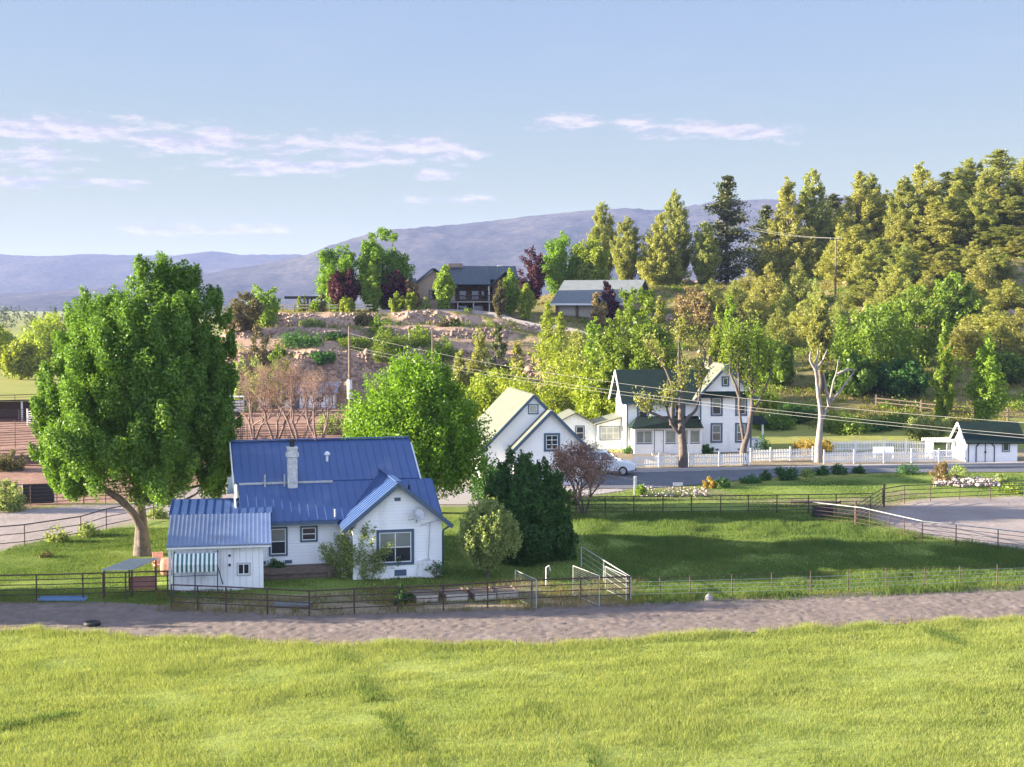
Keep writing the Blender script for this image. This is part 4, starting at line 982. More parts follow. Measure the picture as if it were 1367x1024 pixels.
Vt, Ft = tubes([(np.array([[.05, -.25, .6], [.1, -.4, 1.5], [-.3, -.6, 2.4], [-.9, -.9, 3.2], [-1.7, -1.0, 3.75], [-2.6, -1.0, 4.4]]), np.array([.27, .24, .21, .19, .17, .12]))], 8)
mesh_np('limb', Vt, Ft, M['bark'], T, True)
# tree outside the frame on the left, whose shade falls along the dirt track
b_ = (-31.5, 63.6, 0)
broad('maple_tree', 'deep green tree at the far left edge beside the dirt track', 'tree', b_, 9.5, 9.0, 'maple', zb=.2, prof='dome', ncl=120, nleaf=16000, lsize=.2)
# --- trees round the houses
b_, H_, W_ = at(597, 690, 478, 186)
broad('globe_willow', 'vivid green rounded willow rising directly behind the blue roofed farmhouse', 'tree', (b_[0] - 2.1, b_[1] + 1.5, 0), H_ + .1, W_ * 1.08, 'globe', zb=2.2, prof='dome', ncl=340, nleaf=80000, lsize=.10, tr=.42, cr=.085, elong=2.0, upw=.62, lump=.1, depth=.45, shrink=.1, nl=18)
b_, H_, W_ = at(706, 748, 598, 112)
T = thing('lilac_bush', 'large dense dark green bush between the farmhouse and the reddish plum tree', 'bush', b_); k_ = b_[1] / FPX
lb2 = lambda px, pt, wpx, dy, nl_, prof='dense', **kw: ((px - 706) * k_, dy, 0, (748 - pt) * k_, wpx * k_, nl_, prof, dict(dict(lsize=.08, shrink=.2, elong=2.4, upw=.85), **kw))
lobes(T, [lb2(702, 612, 112, 0, 26000, 'col', ncl=130, cr=.1), lb2(682, 602, 62, .3, 9000, 'col'), lb2(704, 599, 60, -.3, 9000, 'col'), lb2(728, 603, 58, .2, 9000, 'col'), lb2(664, 616, 44, 0, 7000, 'col'), lb2(742, 622, 44, 0, 7000, 'col'), lb2(700, 640, 90, -1.2, 10000), lb2(754, 690, 44, .4, 5000, 'dome')], 'lilac', 56, (H_ * .8, .3, .16, 12))
b_, H_, W_ = at(651, 770, 664, 94)
broad('apple_tree', 'small grey green tree with pale stem in front of the large dark bush', 'tree', b_, H_, W_ * .95, 'sage', zb=.85, prof='dense', ncl=170, nleaf=24000, lsize=.06, tr=.1, cr=.1, elong=2.3, upw=.8, lump=.12, depth=.35, nl=14)
b_, H_, W_ = at(480, 771, 694, 74)
broad('rose_bush', 'loose grey green shrub against the front wing window of the farmhouse', 'bush', b_, H_ * 1.05, W_ * 1.45, 'sage', zb=0, prof='dense', ncl=130, nleaf=15000, lsize=.055, tr=.06, cr=.1, elong=1.9, upw=.7, lump=.3, depth=.2, nl=12)
b_, H_, W_ = at(368, 772, 748, 26)
broad('shrub', 'small dark shrub at the corner between shed and farmhouse', 'bush', b_, H_ + .2, W_ * 1.3, 'lilac', zb=0, prof='dome', ncl=26, nleaf=2600, lsize=.05, tr=.03, cr=.2)
b_, H_, W_ = at(584, 772, 742, 34)
bare('rose_bush', 'nearly bare thin stemmed bush beside the white tank under the gable', 'bush', b_, 1.3, 1.5, 'redbark', 'redbark', tr=.02, depth=4, stems=5, leaf='lilac', nleaf=700, lsize=.04)
b_, H_, W_ = at(535, 806, 780, 26)
broad('shrub', 'dark green clump by the pipe fence in front of the garden beds', 'bush', b_, 1.0, 1.0, 'lilac', zb=0, prof='dome', ncl=26, nleaf=2400, lsize=.05, tr=.03, cr=.2)
b_, H_, W_ = at(780, 688, 588, 86)
bare('plum_tree', 'pinkish brown leaved plum tree in front of the parked white car', 'tree', b_, H_ * 1.25, W_ * 1.1, 'bark', 'redbark', tr=.1, depth=5, stems=3, leaf='plum', nleaf=9000, lsize=.06)
b_, H_, W_ = at(760, 680, 655, 34)
broad('shrub', 'dark shrub at the foot of the pinkish plum tree', 'bush', (b_[0], b_[1] + 2, 0), 1.2, 1.8, 'lilac', zb=0, prof='dome', ncl=24, nleaf=1800, lsize=.07, tr=.03, cr=.2)
b_ = G(650, 668); broad('shrub', 'dark bush at the left foot of the white garage behind the grey green small tree', 'bush', (*b_, 0), 3.1, 3.4, 'lilac', zb=0, prof='dense', ncl=70, nleaf=7000, lsize=.08, cr=.13, elong=2, upw=.8)
# bare reddish trees behind the blue roof
for i, (px, tp, wp, lb) in enumerate([(337, 500, 60, 'leftmost of the leafless reddish trees behind the blue roof'), (366, 488, 62, 'leafless reddish tree second from left behind the blue roof'),
                                      (397, 490, 66, 'leafless reddish tree directly behind the farmhouse chimney'), (424, 498, 46, 'rightmost leafless reddish tree, nearest the utility pole behind the blue roof')]):
    b_, H_, W_ = at(px, 590, tp, wp, y=141 - i * 2.0)
    bare('bare_tree', lb, 'tree', b_, H_ * 1.3, W_ * 1.1, 'redbark', 'redbark', tr=.16, depth=6, stems=3, group='leafless trees behind the farmhouse', leaf='plum', nleaf=3200, lsize=.045)
b_, H_, W_ = at(440, 600, 535, 40, y=150)
broad('shrub', 'pale green bush beside the white stable end, left of the willow', 'bush', b_, 2.6, 3.4, 'sage', zb=0, prof='dome', ncl=40, nleaf=3000, lsize=.1, cr=.18)
# --- behind the garage
for px, y, tp, wp, lb in [(662, 168, 492, 70, 'yellow green willow low behind the left slope of garage roof'), (742, 162, 452, 126, 'biggest yellow green willow, behind the garage ridge'), (800, 150, 485, 70, 'yellow green willow beside the big fresh green maple left of the white house')]:
    b_, H_, W_ = at(px, 0, tp, wp, y=y)
    broad('willow_tree', lb, 'tree', b_, H_, W_ * 1.5, 'willow', zb=H_ * .12, prof='dome', ncl=110, nleaf=15000, lsize=.16, cr=.12, elong=1.6, upw=.5, lump=.25, depth=.4, group='yellow green willows behind the garage')
b_, H_, W_ = at(852, 0, 378, 118, y=152)
broad('maple_tree', 'big fresh green maple behind the left end of the two storey white house', 'tree', b_, H_, W_, 'mid', zb=H_ * .12, prof='egg', ncl=170, nleaf=26000, lsize=.17, cr=.11, elong=1.4, upw=.5, lump=.2, depth=.4)
b_, H_, W_ = at(795, 0, 420, 40, y=160)
broad('maple_tree', 'narrow yellowish tree left of the big fresh green maple', 'tree', b_, H_, W_, 'poplar', zb=H_ * .2, prof='col', ncl=50, nleaf=5000, lsize=.17, cr=.2)
# --- pollarded trees in front of the white house
def pollard(label, px, py, limbs, leaf, nleaf, tr, bark='bark', up=1.6, ls=.11, spread=.55, sprout=1.2):
    SEED[0] += 1; rg = np.random.default_rng(SEED[0]); bs = G(px, py); t = thing('pollard_tree', label, 'tree', (*bs, 0), 0, 'pollarded trees by the picket fence')
    P, tips = [], []
    for (pts) in limbs:                      # photo points, root to tip, with a sideways depth
        q = [Q(a, c, bs[1] + dy) for a, c, dy in pts]; q = np.array(q) - np.array([bs[0], bs[1], 0])
        k = len(q); tt = np.linspace(0, k - 1, (k - 1) * 4 + 1); qq = np.stack([np.interp(tt, np.arange(k), q[:, j]) for j in range(3)], -1)
        qq[1:-1] = (qq[:-2] + qq[1:-1] * 2 + qq[2:]) / 4
        qq += np.cumsum(rg.normal(0, .03, qq.shape), 0) * (np.arange(len(qq)) > 1)[:, None]
        r0 = tr if pts is limbs[0] else tr * .5
        P.append((qq, r0 * np.linspace(1.25 if pts is limbs[0] else 1, .36, len(qq)) ** 1.15)); tips += [qq[-1], qq[-3], qq[-5]]
    Vt, Ft = tubes(P, 8); mesh_np('trunk', Vt, Ft, M[bark], t, True)
    if nleaf:
        tp = np.array(tips); tw = []
        cl = []
        for e in tp:
            for _ in range(7):
                d = unit(np.array([rg.normal(0, .45), rg.normal(0, .45), up * rg.uniform(.4, 1)])); l = sprout * rg.uniform(.5, 1.3)
                tw.append((bez(e, e + d * l * .5 + rg.normal(0, .08, 3), e + d * l, 4), .03 * np.linspace(1, .3, 4)))
                for u in np.linspace(.25, 1, 4): cl.append(e + d * l * u)
        cl = np.array(cl); id_ = rg.integers(0, len(cl), nleaf)
        Vt, Ft = tubes(tw, 3); tag(mesh_np('sprouts', Vt, Ft, M['bark'], t), kind='stuff')
        V, Fq = leaves(rg, cl[id_] + rg.normal(0, spread * .5, (nleaf, 3)), rg.normal(size=(nleaf, 3)), ls)
        mesh_np('crown', V, Fq, Lf[leaf], t)
    return t
pollard('gnarled tree with thick fork before the porch of the white house', 912, 624, [[(912, 624, 0), (912, 590, 0), (910, 560, 0), (911, 520, 0), (912, 500, 0)], [(912, 585, 0), (895, 565, -.5), (888, 545, -.5), (889, 532, -.5)],
    [(911, 565, 0), (930, 548, 0), (936, 515, .5), (934, 497, .5)], [(911, 510, 0), (905, 480, .3), (908, 455, .3), (912, 440, .4)], [(896, 568, 0), (900, 520, .8), (886, 485, .8), (868, 467, .8)], [(934, 500, .5), (942, 470, .5), (930, 450, .5)], [(889, 560, 0), (870, 553, -1), (858, 545, -1)]], 'juniper2', 3000, .32)
pollard('gnarled tree covered in upright yellow green sprouts at the right corner of the white house', 992, 621, [[(992, 621, 0), (992, 600, 0), (1000, 565, 0), (1004, 530, 0), (1006, 505, 0)], [(993, 590, 0), (988, 555, 0), (986, 520, 0), (985, 480, 0), (983, 470, 0)],
    [(1000, 560, 0), (1018, 530, .3), (1030, 500, .3), (1028, 478, .3)], [(1004, 530, 0), (1000, 495, -.3), (998, 465, -.3)], [(1005, 510, 0), (1013, 480, .4), (1012, 460, .4)], [(987, 530, 0), (975, 500, .4), (978, 470, .4)]], 'poplar', 4200, .28, up=2.2, sprout=2.2, spread=.8)
pollard('nearly dead pale tree with bare bleached limbs, right of the white house', 1092, 617, [[(1092, 617, 0), (1094, 585, 0), (1096, 560, 0), (1092, 520, 0), (1088, 492, 0)], [(1089, 495, 0), (1082, 480, 0), (1083, 470, 0)], [(1089, 495, 0), (1097, 482, .3), (1104, 466, .3)], [(1096, 562, 0), (1108, 540, .4), (1112, 520, .4), (1118, 500, .4), (1119, 482, .4)],
    [(1110, 535, .4), (1126, 518, .6), (1142, 495, .6)], [(1118, 500, .4), (1130, 492, .5), (1140, 494, .5)], [(1107, 542, .4), (1102, 515, 0), (1101, 498, 0)], [(1088, 492, 0), (1091, 475, 0), (1092, 462, 0)]], 'poplar', 0, .28, bark='palebark')
# --- round the garden on the right
b_, H_, W_ = at(1242, 597, 554, 62, y=139)
broad('round_bush', 'rounded light green small tree behind the white arbour', 'tree', b_, H_, W_ * 1.05, 'sage', zb=.4, prof='round', ncl=60, nleaf=6500, lsize=.11, cr=.16)
for px, tp, wp, lb in [(1262, 428, 46, 'slender yellow green poplar, left of the two beside the log fence'), (1318, 446, 70, 'bushy yellow green poplar directly behind the garden shed')]:
    b_, H_, W_ = at(px, 0, tp, wp, y=150)
    broad('poplar_tree', lb, 'tree', b_, H_, W_, 'poplar', zb=H_ * .08, prof='spire', ncl=95, nleaf=8500, lsize=.15, cr=.13, elong=2.1, upw=.72, lump=.35, depth=.25, group='young poplars behind the garden shed')
for px, y, tp, wp, lf, pf, lb in [(1168, 178, 400, 122, 'mid', 'egg', 'large bright green tree right of the pale dead tree'), (1222, 186, 380, 100, 'mid', 'round', 'large darker green tree between the bright green tree and the slender poplar'), (1140, 172, 470, 70, 'maple', 'dome', 'shaded green tree low behind the limbs of the pale dead tree'), (1270, 205, 362, 66, 'mid', 'round', 'bright green tree high on the slope above the slender poplar'),
                                  (1035, 176, 452, 60, 'mid', 'egg', 'dark green tree between the sprouting tree and the pale dead tree'), (1350, 178, 470, 60, 'maple', 'round', 'shaded tree at the right edge above the garden shed'), (1205, 172, 478, 90, 'lilac', 'dome', 'deep shaded green thicket tree above the log fence')]:
    b_, H_, W_ = at(px, 0, tp, wp, y=y)
    broad('leafy_tree', lb, 'tree', b_, H_, W_, lf, zb=H_ * .1, prof=pf, ncl=110, nleaf=14000, lsize=.2, cr=.13, elong=1.3, lump=.25, depth=.4)
for px, y, tp, wp, lf, lb in [(1036, 152, 548, 44, 'maple', 'shaded bush right behind the side porch of the white house'), (1062, 156, 536, 50, 'lilac', 'dark thicket bush behind the golden yellow bushes'), (1128, 150, 556, 54, 'mid', 'low green bush behind the back picket fence, left end'), (1166, 152, 560, 56, 'lilac', 'dark low bush behind the middle of the back picket fence'), (1204, 153, 552, 56, 'maple', 'deep green bush just left of the rounded light green tree'), (1020, 166, 520, 40, 'poplar', 'yellow green bush above the side porch roof')]:
    b_, H_, W_ = at(px, 0, tp, wp, y=y)
    broad('shrub', lb, 'bush', b_, H_, W_ * 1.25, lf, zb=0, prof='dome', ncl=60, nleaf=5000, lsize=.12, cr=.16, lump=.3)
b_, H_, W_ = at(1096, 0, 385, 50, y=172)
broad('juniper_tree', 'tall pale olive tree rising just behind the pale dead tree', 'tree', b_, H_, W_, 'juniper2', zb=H_ * .3, prof='spire', ncl=80, nleaf=9000, lsize=.15, cr=.16, elong=1.6, upw=.8)
for i, (px, y, tp, wp, lf, lb) in enumerate([(958, 178, 400, 24, 'willow', 'yellow columnar poplar above the middle of the white house roof'), (976, 186, 392, 22, 'poplar', 'thin green columnar poplar right of the yellow one'), (990, 178, 410, 24, 'dry', 'thin olive columnar poplar above the gable of the white house'), (1014, 180, 430, 34, 'poplar', 'bushy light green poplar above the sprouting tree')]):
    b_, H_, W_ = at(px, 0, tp, wp, y=y)
    broad('columnar_poplar', lb, 'tree', b_, H_, W_, lf, zb=.3, prof='col', ncl=45, nleaf=4500, lsize=.16, cr=.24, elong=2, upw=.85, group='columnar poplars above the white house')
b_, H_, W_ = at(925, 0, 376, 60, y=212)
broad('shrub', 'rounded rusty brown shrub on the slope above the white house', 'bush', b_, H_, W_, 'rust', zb=0, prof='dome', ncl=55, nleaf=5500, lsize=.18, cr=.16)
b_, H_, W_ = at(880, 0, 440, 60, y=168)
broad('leafy_tree', 'olive leaved tree behind the porch roof of the white house', 'tree', b_, H_, W_, 'dry', zb=1, prof='egg', ncl=60, nleaf=6000, lsize=.17, cr=.15)
# --- hilltop
HT = [(452, 216, 322, 60, 'globe', 'round', 'rounded bright green tree, shorter of the pair left of the log house', 'leafy_tree', 9000, .18), (511, 219, 297, 72, 'globe', 'egg', 'tall bright green tree, highest at the left of the log house', 'leafy_tree', 13000, .18), (497, 213, 345, 36, 'poplar', 'spire', 'slim yellow green tree in front of the tall bright green one', 'leafy_tree', 5000, .15),
      (459, 213, 356, 42, 'purple', 'round', 'round purple leaved tree left of the slim yellow green tree', 'purple_plum', 4500, .17), (526, 214, 358, 36, 'purple', 'egg', 'purple brown tree right of the slim yellow green tree', 'purple_plum', 4000, .17), (548, 213, 371, 34, 'rust', 'dome', 'rust coloured shrub at the left wing of the log house', 'shrub', 3000, .16),
      (530, 210, 389, 22, 'willow', 'dome', 'left one of two low yellow bushes before the log house', 'shrub', 1500, .14), (549, 210, 389, 24, 'willow', 'dome', 'right one of two low yellow bushes before the log house', 'shrub', 1500, .14), (593, 211, 351, 38, 'poplar', 'spire', 'yellow green tree standing in front of the log house', 'leafy_tree', 6000, .16),
      (681, 212, 357, 34, 'poplar', 'spire', 'green tree at the right corner of the log house', 'leafy_tree', 5200, .16), (702, 210, 378, 30, 'willow', 'spire', 'small yellow tree right of the log house', 'leafy_tree', 3800, .15), (667, 209, 376, 24, 'dry', 'spire', 'thin olive tree before the log house deck end', 'leafy_tree', 3200, .15),
      (708, 243, 326, 38, 'purple', 'egg', 'dark purple tree behind the right end of the log house', 'purple_plum', 4500, .18), (752, 247, 311, 62, 'globe', 'round', 'bright lime green tree behind the hilltop garage', 'leafy_tree', 9000, .2), (786, 245, 316, 54, 'willow', 'round', 'yellower lime tree right beside the bright lime green tree', 'leafy_tree', 8000, .2),
      (812, 218, 374, 32, 'purple', 'egg', 'purple tree in front of the hilltop garage roof', 'purple_plum', 3000, .17), (798, 214, 388, 26, 'rust', 'dome', 'rusty shrub in front of the hilltop garage', 'shrub', 2200, .16),
      (403, 213, 390, 14, 'willow', 'dome', 'leftmost small yellow bush by the pavilion', 'shrub', 900, .13), (421, 212, 393, 16, 'poplar', 'dome', 'small yellow bush under the pavilion roof edge', 'shrub', 900, .13), (463, 211, 392, 22, 'willow', 'dome', 'yellow bush at the foot of the round purple tree', 'shrub', 1300, .13), (625, 210, 412, 12, 'sage', 'round', 'small clipped ball bush below the log house deck', 'shrub', 900, .1), (430, 212, 390, 12, 'dry', 'dome', 'small olive bush beside the pavilion', 'shrub', 700, .12), (568, 211, 396, 16, 'sage', 'dome', 'pale bush on the bank before the log house', 'shrub', 800, .12)]
for px, y, tp, wp, lf, pf, lb, nm, nl_, ls in HT:
    b_, H_, W_ = at(px, 0, tp, wp, y=y)
    broad(nm, lb, 'bush' if nm == 'shrub' else 'tree', b_, max(H_, .9), W_ * 1.08, lf, zb=0 if nm == 'shrub' else H_ * .1, prof=pf, ncl=60 if nl_ > 3500 else 30, nleaf=int(nl_ * 1.8), lsize=ls, cr=.19, elong=1.5, upw=.6, lump=.14, depth=.4)
# bank below the hilltop drive: conifers and small trees
for px, y, tp, wp, lf, lb in [(640, 182, 428, 56, 'juniper2', 'broad golden olive juniper below the log house drive'), (614, 180, 455, 40, 'juniper2', 'low olive juniper left of the broad one below the log house drive'), (664, 178, 415, 44, 'pine', 'dark juniper below the right end of the log house'), (690, 186, 452, 36, 'juniper', 'small golden juniper right of the dark juniper'), (880, 190, 395, 40, 'juniper2', 'olive juniper between the big maple and the rusty shrub')]:
    b_, H_, W_ = at(px, 0, tp, wp, y=y)
    broad('juniper_tree', lb, 'tree', b_, H_, W_ * 1.1, lf, zb=.2, prof='cone', ncl=85, nleaf=8000, lsize=.16, cr=.14, elong=1.5, upw=.5, lump=.3)
for px, y, tp, wp, lb in [(731, 190, 404, 26, 'slim spruce with pointed top left of the hilltop garage'), (748, 186, 416, 30, 'slim spruce with pointed top below the hilltop garage')]:
    b_, H_, W_ = at(px, 0, tp, wp, y=y); conifer('spruce_tree', lb, 'tree', b_, H_, W_, 'willow', lsize=.13, gap=.35, group='slim spruces below the hilltop garage')
for px, y, tp, wp, lf, lb in [(512, 192, 425, 40, 'mid', 'bright green bush on the middle of the rocky terraces'), (535, 194, 445, 50, 'mid', 'low green bush right of the brighter bush on the rocky terraces'), (505, 200, 420, 24, 'poplar', 'yellow green bush above the bright green bush on the terraces'), (398, 196, 440, 60, 'lilac', 'shaded dark bush on the left end of the rocky terraces'), (470, 196, 452, 46, 'poplar', 'grassy yellow bush on the middle terrace'), (430, 192, 470, 40, 'lilac', 'dark bush against the lowest rock wall behind the bare trees'), (415, 203, 428, 30, 'sage', 'grey green bush on the upper terrace below the yellow rail'), (560, 196, 432, 40, 'poplar', 'light green bush on the upper terrace in front of the log house'), (590, 192, 448, 44, 'mid', 'green bush on the middle terrace behind the slim brown pole'), (486, 206, 414, 26, 'dry', 'olive tuft on the top rock wall near the end of the yellow rail'), (600, 203, 424, 30, 'dry', 'olive bush on the bank just below the drive wall'), (450, 198, 446, 30, 'lilac', 'dark green bush behind the top of the sheathed pole'), (770, 196, 440, 34, 'juniper2', 'olive bush under the hilltop garage drive')]:
    b_, H_, W_ = at(px, 0, tp, wp, y=y)
    broad('shrub', lb, 'bush', b_, max(1.2, H_), W_, lf, zb=0, prof='dome', ncl=45, nleaf=3200, lsize=.13, cr=.18, lump=.35)
# left of the hill
for px, y, tp, wp, lf, lb in [(352, 205, 377, 46, 'poplar', 'green tree with open crown left of the pavilion'), (326, 200, 388, 54, 'dry', 'brownish olive tree partly hidden by the largest tree'), (348, 190, 430, 50, 'dry', 'brownish thicket tree below the left end of the rocky hill'), (330, 180, 470, 60, 'sage', 'green bush at the left foot of the rocky hill'), (372, 186, 455, 44, 'mid', 'green bush beside the rocky slope foot, right of the brownish thicket')]:
    b_, H_, W_ = at(px, 0, tp, wp, y=y, z=0 if y < 195 else None)
    broad('leafy_tree', lb, 'tree', b_, H_, W_ * 1.05, lf, zb=H_ * .08, prof='egg', ncl=60, nleaf=5500, lsize=.17, cr=.15, lump=.3, depth=.3)
for px, py, tp, wp, lf, lb in [(28, 507, 452, 44, 'poplar', 'smaller rounded green tree at the far left beside the pond'), (62, 497, 413, 62, 'willow', 'tall golden green tree at the far left behind the meadow'), (95, 496, 424, 50, 'willow', 'golden green tree behind the left edge of the largest tree'), (8, 492, 438, 34, 'poplar', 'green tree cut by the left edge behind the pond'), (-8, 500, 430, 40, 'willow', 'golden green tree just beyond the left edge'), (118, 490, 430, 40, 'dry', 'olive tree mostly hidden behind the largest tree')]:
    b_ = G(px, py); d = b_[1]; H_ = (py - tp) / FPX * d
    broad('cottonwood_tree', lb, 'tree', (*b_, 0), H_, wp / FPX * d * 1.4, 'willow' if lf != 'dry' else lf, zb=H_ * .25, prof='dome', ncl=70, nleaf=7000, lsize=.28, cr=.15, lump=.25, depth=.3, nl=14, group='cottonwoods beyond the meadow')
# ---------------------------------------------------------------- conifers of the right hillside
JN = []
def proto(kind, k):
    if kind == 'j': return broad('juniper_tree', 'juniper', 'tree', (0, 0, 0), 10, 6.2, ['juniper', 'juniper2', 'juniper', 'juniper2'][k], zb=.3, prof=['cone', 'spire', 'cone', 'spire'][k], ncl=240, nleaf=28000, lsize=.135, tr=.22, cr=.08, asp=.38, elong=1.7, upw=.55, lump=.38, depth=.35, shrink=.45)
    if kind == 'p': return conifer('pine_tree', 'pine', 'tree', (0, 0, 0), 14, 6.0, ['juniper2', 'pine'][k], zb=1.2, gap=.55, lsize=.17, dens=1.4, ragged=.45)
    return broad('juniper_bush', 'juniper', 'tree', (0, 0, 0), 4, 3.4, ['juniper', 'juniper2'][k], zb=.05, prof='cone', ncl=100, nleaf=7500, lsize=.09, tr=.1, cr=.12, asp=.38, elong=1.5, upw=.7, lump=.3)
PR = {}
BASEH = {'j': (10, 6.2), 'p': (14, 6.0), 'b': (4, 3.4)}
rgc = np.random.default_rng(77)
def plant(kind, k, px, y, tp, wp, label, group=None, name=None):
    b_, H_, W_ = at(px, 0, tp, wp, y=y)
    h0, w0 = BASEH[kind]; sc = (W_ / w0 * 1.45, W_ / w0 * 1.45, H_ / h0 * 1.03)
    if (kind, k) not in PR:
        o = proto(kind, k); PR[(kind, k)] = o; o.location = b_; o.scale = sc; o.rotation_euler = (0, 0, rgc.random() * 6.28); tag(o, label, 'tree', group)
        return o
    return copy_thing(PR[(kind, k)], b_, rgc.random() * 6.28, sc, label, 'tree', group)
GR = 'conifers massed on the right hillside'
CONS = [
 ('j', 3, 803, 266, 270, 44, 'bushy topped conifer behind the lime green trees, leftmost on the ridge'),
 ('j', 1, 836, 260, 290, 44, 'rounded olive juniper right of the bushy topped conifer on the ridge'),
 ('j', 2, 880, 258, 285, 52, 'golden juniper on the ridge leaning against a taller dark conifer'),
 ('j', 1, 899, 264, 255, 46, 'tall conifer on the ridge above the big fresh green maple'),
 ('j', 3, 941, 258, 296, 44, 'rounded olive juniper left of the thin topped pine'),
 ('p', 1, 970, 266, 236, 54, 'dark pine with thin ragged top standing alone on the skyline'),
 ('j', 0, 1050, 262, 236, 66, 'golden juniper, left half of the great pair on the skyline left of the utility pole'),
 ('j', 3, 1082, 266, 226, 54, 'tall conifer, right half of the great pair on the skyline left of the utility pole'),
 ('p', 1, 1022, 272, 275, 40, 'dark conifer peeping out left of the great skyline pair'),
 ('p', 1, 1111, 275, 260, 46, 'dark conifer on the skyline just behind the utility pole'),
 ('j', 2, 1146, 262, 228, 66, 'golden conifer on the skyline just right of the utility pole'),
 ('j', 1, 1160, 270, 232, 46, 'darker pointed conifer behind the golden one right of the utility pole'),
 ('j', 0, 1182, 264, 254, 56, 'golden rounded conifer in the dip of the skyline right of the utility pole'),
 ('j', 0, 1226, 268, 216, 60, 'high pointed conifer on the skyline, first peak right of the dip'),
 ('p', 1, 1262, 276, 230, 50, 'dark narrow conifer right of the first peak'),
 ('j', 1, 1292, 270, 212, 56, 'pale topped juniper on the skyline above the slender poplar'),
 ('p', 0, 1330, 278, 201, 56, 'highest dark conifer on the skyline near the right edge'),
 ('j', 0, 1312, 266, 226, 46, 'golden spire below the highest dark conifer'),
 ('j', 2, 1366, 268, 208, 60, 'golden conifer cut by the right edge at the skyline'),
 ('j', 2, 1200, 250, 292, 46, 'small spire juniper on the slope below the dip in the skyline'),
 ('j', 0, 1247, 250, 262, 76, 'broad golden juniper halfway up the slope below the first peak'),
 ('j', 3, 1306, 248, 256, 52, 'grey olive juniper halfway up the slope below the pale topped one'),
 ('j', 1, 1338, 244, 300, 62, 'olive juniper halfway up near the right edge'),
 ('j', 0, 1362, 236, 314, 50, 'golden juniper lower down at the right edge'),
 ('j', 2, 1140, 246, 300, 74, 'wide golden juniper on the slope right beside the utility pole'),
 ('j', 3, 1172, 242, 318, 56, 'olive juniper next to the wide golden one by the utility pole'),
 ('j', 0, 1228, 238, 318, 60, 'golden juniper in the middle of the massed slope'),
 ('j', 3, 1272, 238, 326, 56, 'grey brown juniper in the middle of the massed slope'),
 ('b', 0, 1196, 226, 352, 52, 'low golden juniper under the middle of the massed slope'),
 ('b', 1, 1152, 228, 372, 60, 'low olive juniper a little right of the pole foot'),
 ('b', 0, 1310, 222, 340, 56, 'low golden juniper above the bushy poplar'),
 ('b', 0, 1345, 212, 372, 66, 'low golden juniper near the right edge above the shaded tree'),
 ('b', 1, 1285, 214, 400, 54, 'low olive juniper above the slender poplar'),
 ('b', 0, 1322, 200, 405, 70, 'yellowish low juniper just above the bushy poplar'),
 ('b', 0, 1362, 196, 410, 60, 'yellowish low juniper at the right edge just above the shaded tree'),
 ('b', 0, 1026, 232, 349, 46, 'small golden juniper alone on the grassy slope left of the pole'),
 ('b', 1, 1066, 232, 345, 46, 'small olive juniper on the grassy slope nearest the pole on its left'),
 ('b', 1, 1088, 212, 372, 40, 'small olive juniper just below the foot of the utility pole'),
 ('b', 1, 1048, 214, 385, 40, 'small olive juniper below the two on the grassy slope'),
 ('b', 0, 1235, 222, 362, 50, 'low golden juniper above the large darker green tree'),
 ('b', 1, 1118, 205, 402, 46, 'low olive juniper above the large bright green tree'),
 ('j', 1, 1205, 256, 236, 50, 'olive juniper between the dip and the first peak of the skyline'),
 ('j', 2, 1276, 258, 240, 52, 'golden juniper directly below the dark narrow conifer of the skyline'),
 ('j', 0, 1325, 256, 246, 50, 'golden juniper halfway up between the grey olive juniper and the right edge'),
 ('j', 3, 1352, 254, 262, 50, 'olive juniper close under the skyline at the right edge'),
 ('j', 2, 1120, 250, 300, 44, 'golden juniper standing just behind the utility pole foot'),
 ('j', 0, 1158, 234, 330, 50, 'golden juniper below the olive one beside the utility pole'),
 ('j', 1, 1205, 232, 325, 52, 'olive juniper in the middle of the slope right of the small spire'),
 ('j', 2, 1256, 230, 335, 56, 'golden juniper low in the massed slope left of the grey brown one'),
 ('j', 0, 1300, 230, 320, 54, 'golden juniper low in the massed slope above the low golden bushes'),
 ('j', 1, 1325, 226, 332, 48, 'olive juniper low in the slope between two golden ones near the right edge'),
 ('b', 0, 1176, 216, 384, 54, 'low golden juniper above the crown of the large bright green tree'),
 ('b', 1, 1212, 214, 372, 54, 'low olive juniper above the darker green tree'),
 ('b', 0, 1262, 212, 376, 54, 'low golden juniper straight above the slender poplar tip'),
 ('b', 1, 1300, 206, 384, 56, 'low olive juniper between the two young poplars, upper row'),
 ('b', 0, 1290, 192, 420, 56, 'low golden juniper between the two young poplars, lower row'),
 ('b', 1, 1338, 190, 430, 56, 'low olive juniper just right of the bushy poplar tip'),
 ('b', 0, 1000, 236, 358, 44, 'low golden juniper below the lone thin topped pine'),
 ('b', 1, 980, 224, 374, 44, 'low olive juniper above the columnar poplars'),
 ('b', 0, 1008, 214, 384, 50, 'low golden juniper right above the bushy light green poplar'),
 ('b', 1, 950, 226, 372, 44, 'low olive juniper right of the rusty brown shrub'),
 ('b', 0, 1070, 206, 400, 48, 'low golden juniper left of the tall pale olive tree'),
 ('b', 1, 1040, 200, 410, 50, 'low olive juniper above the dark green tree by the sprouting pollard'),
]
for kind, k, px, y, tp, wp, lb in CONS: plant(kind, k, px, y, tp, wp, lb, GR)
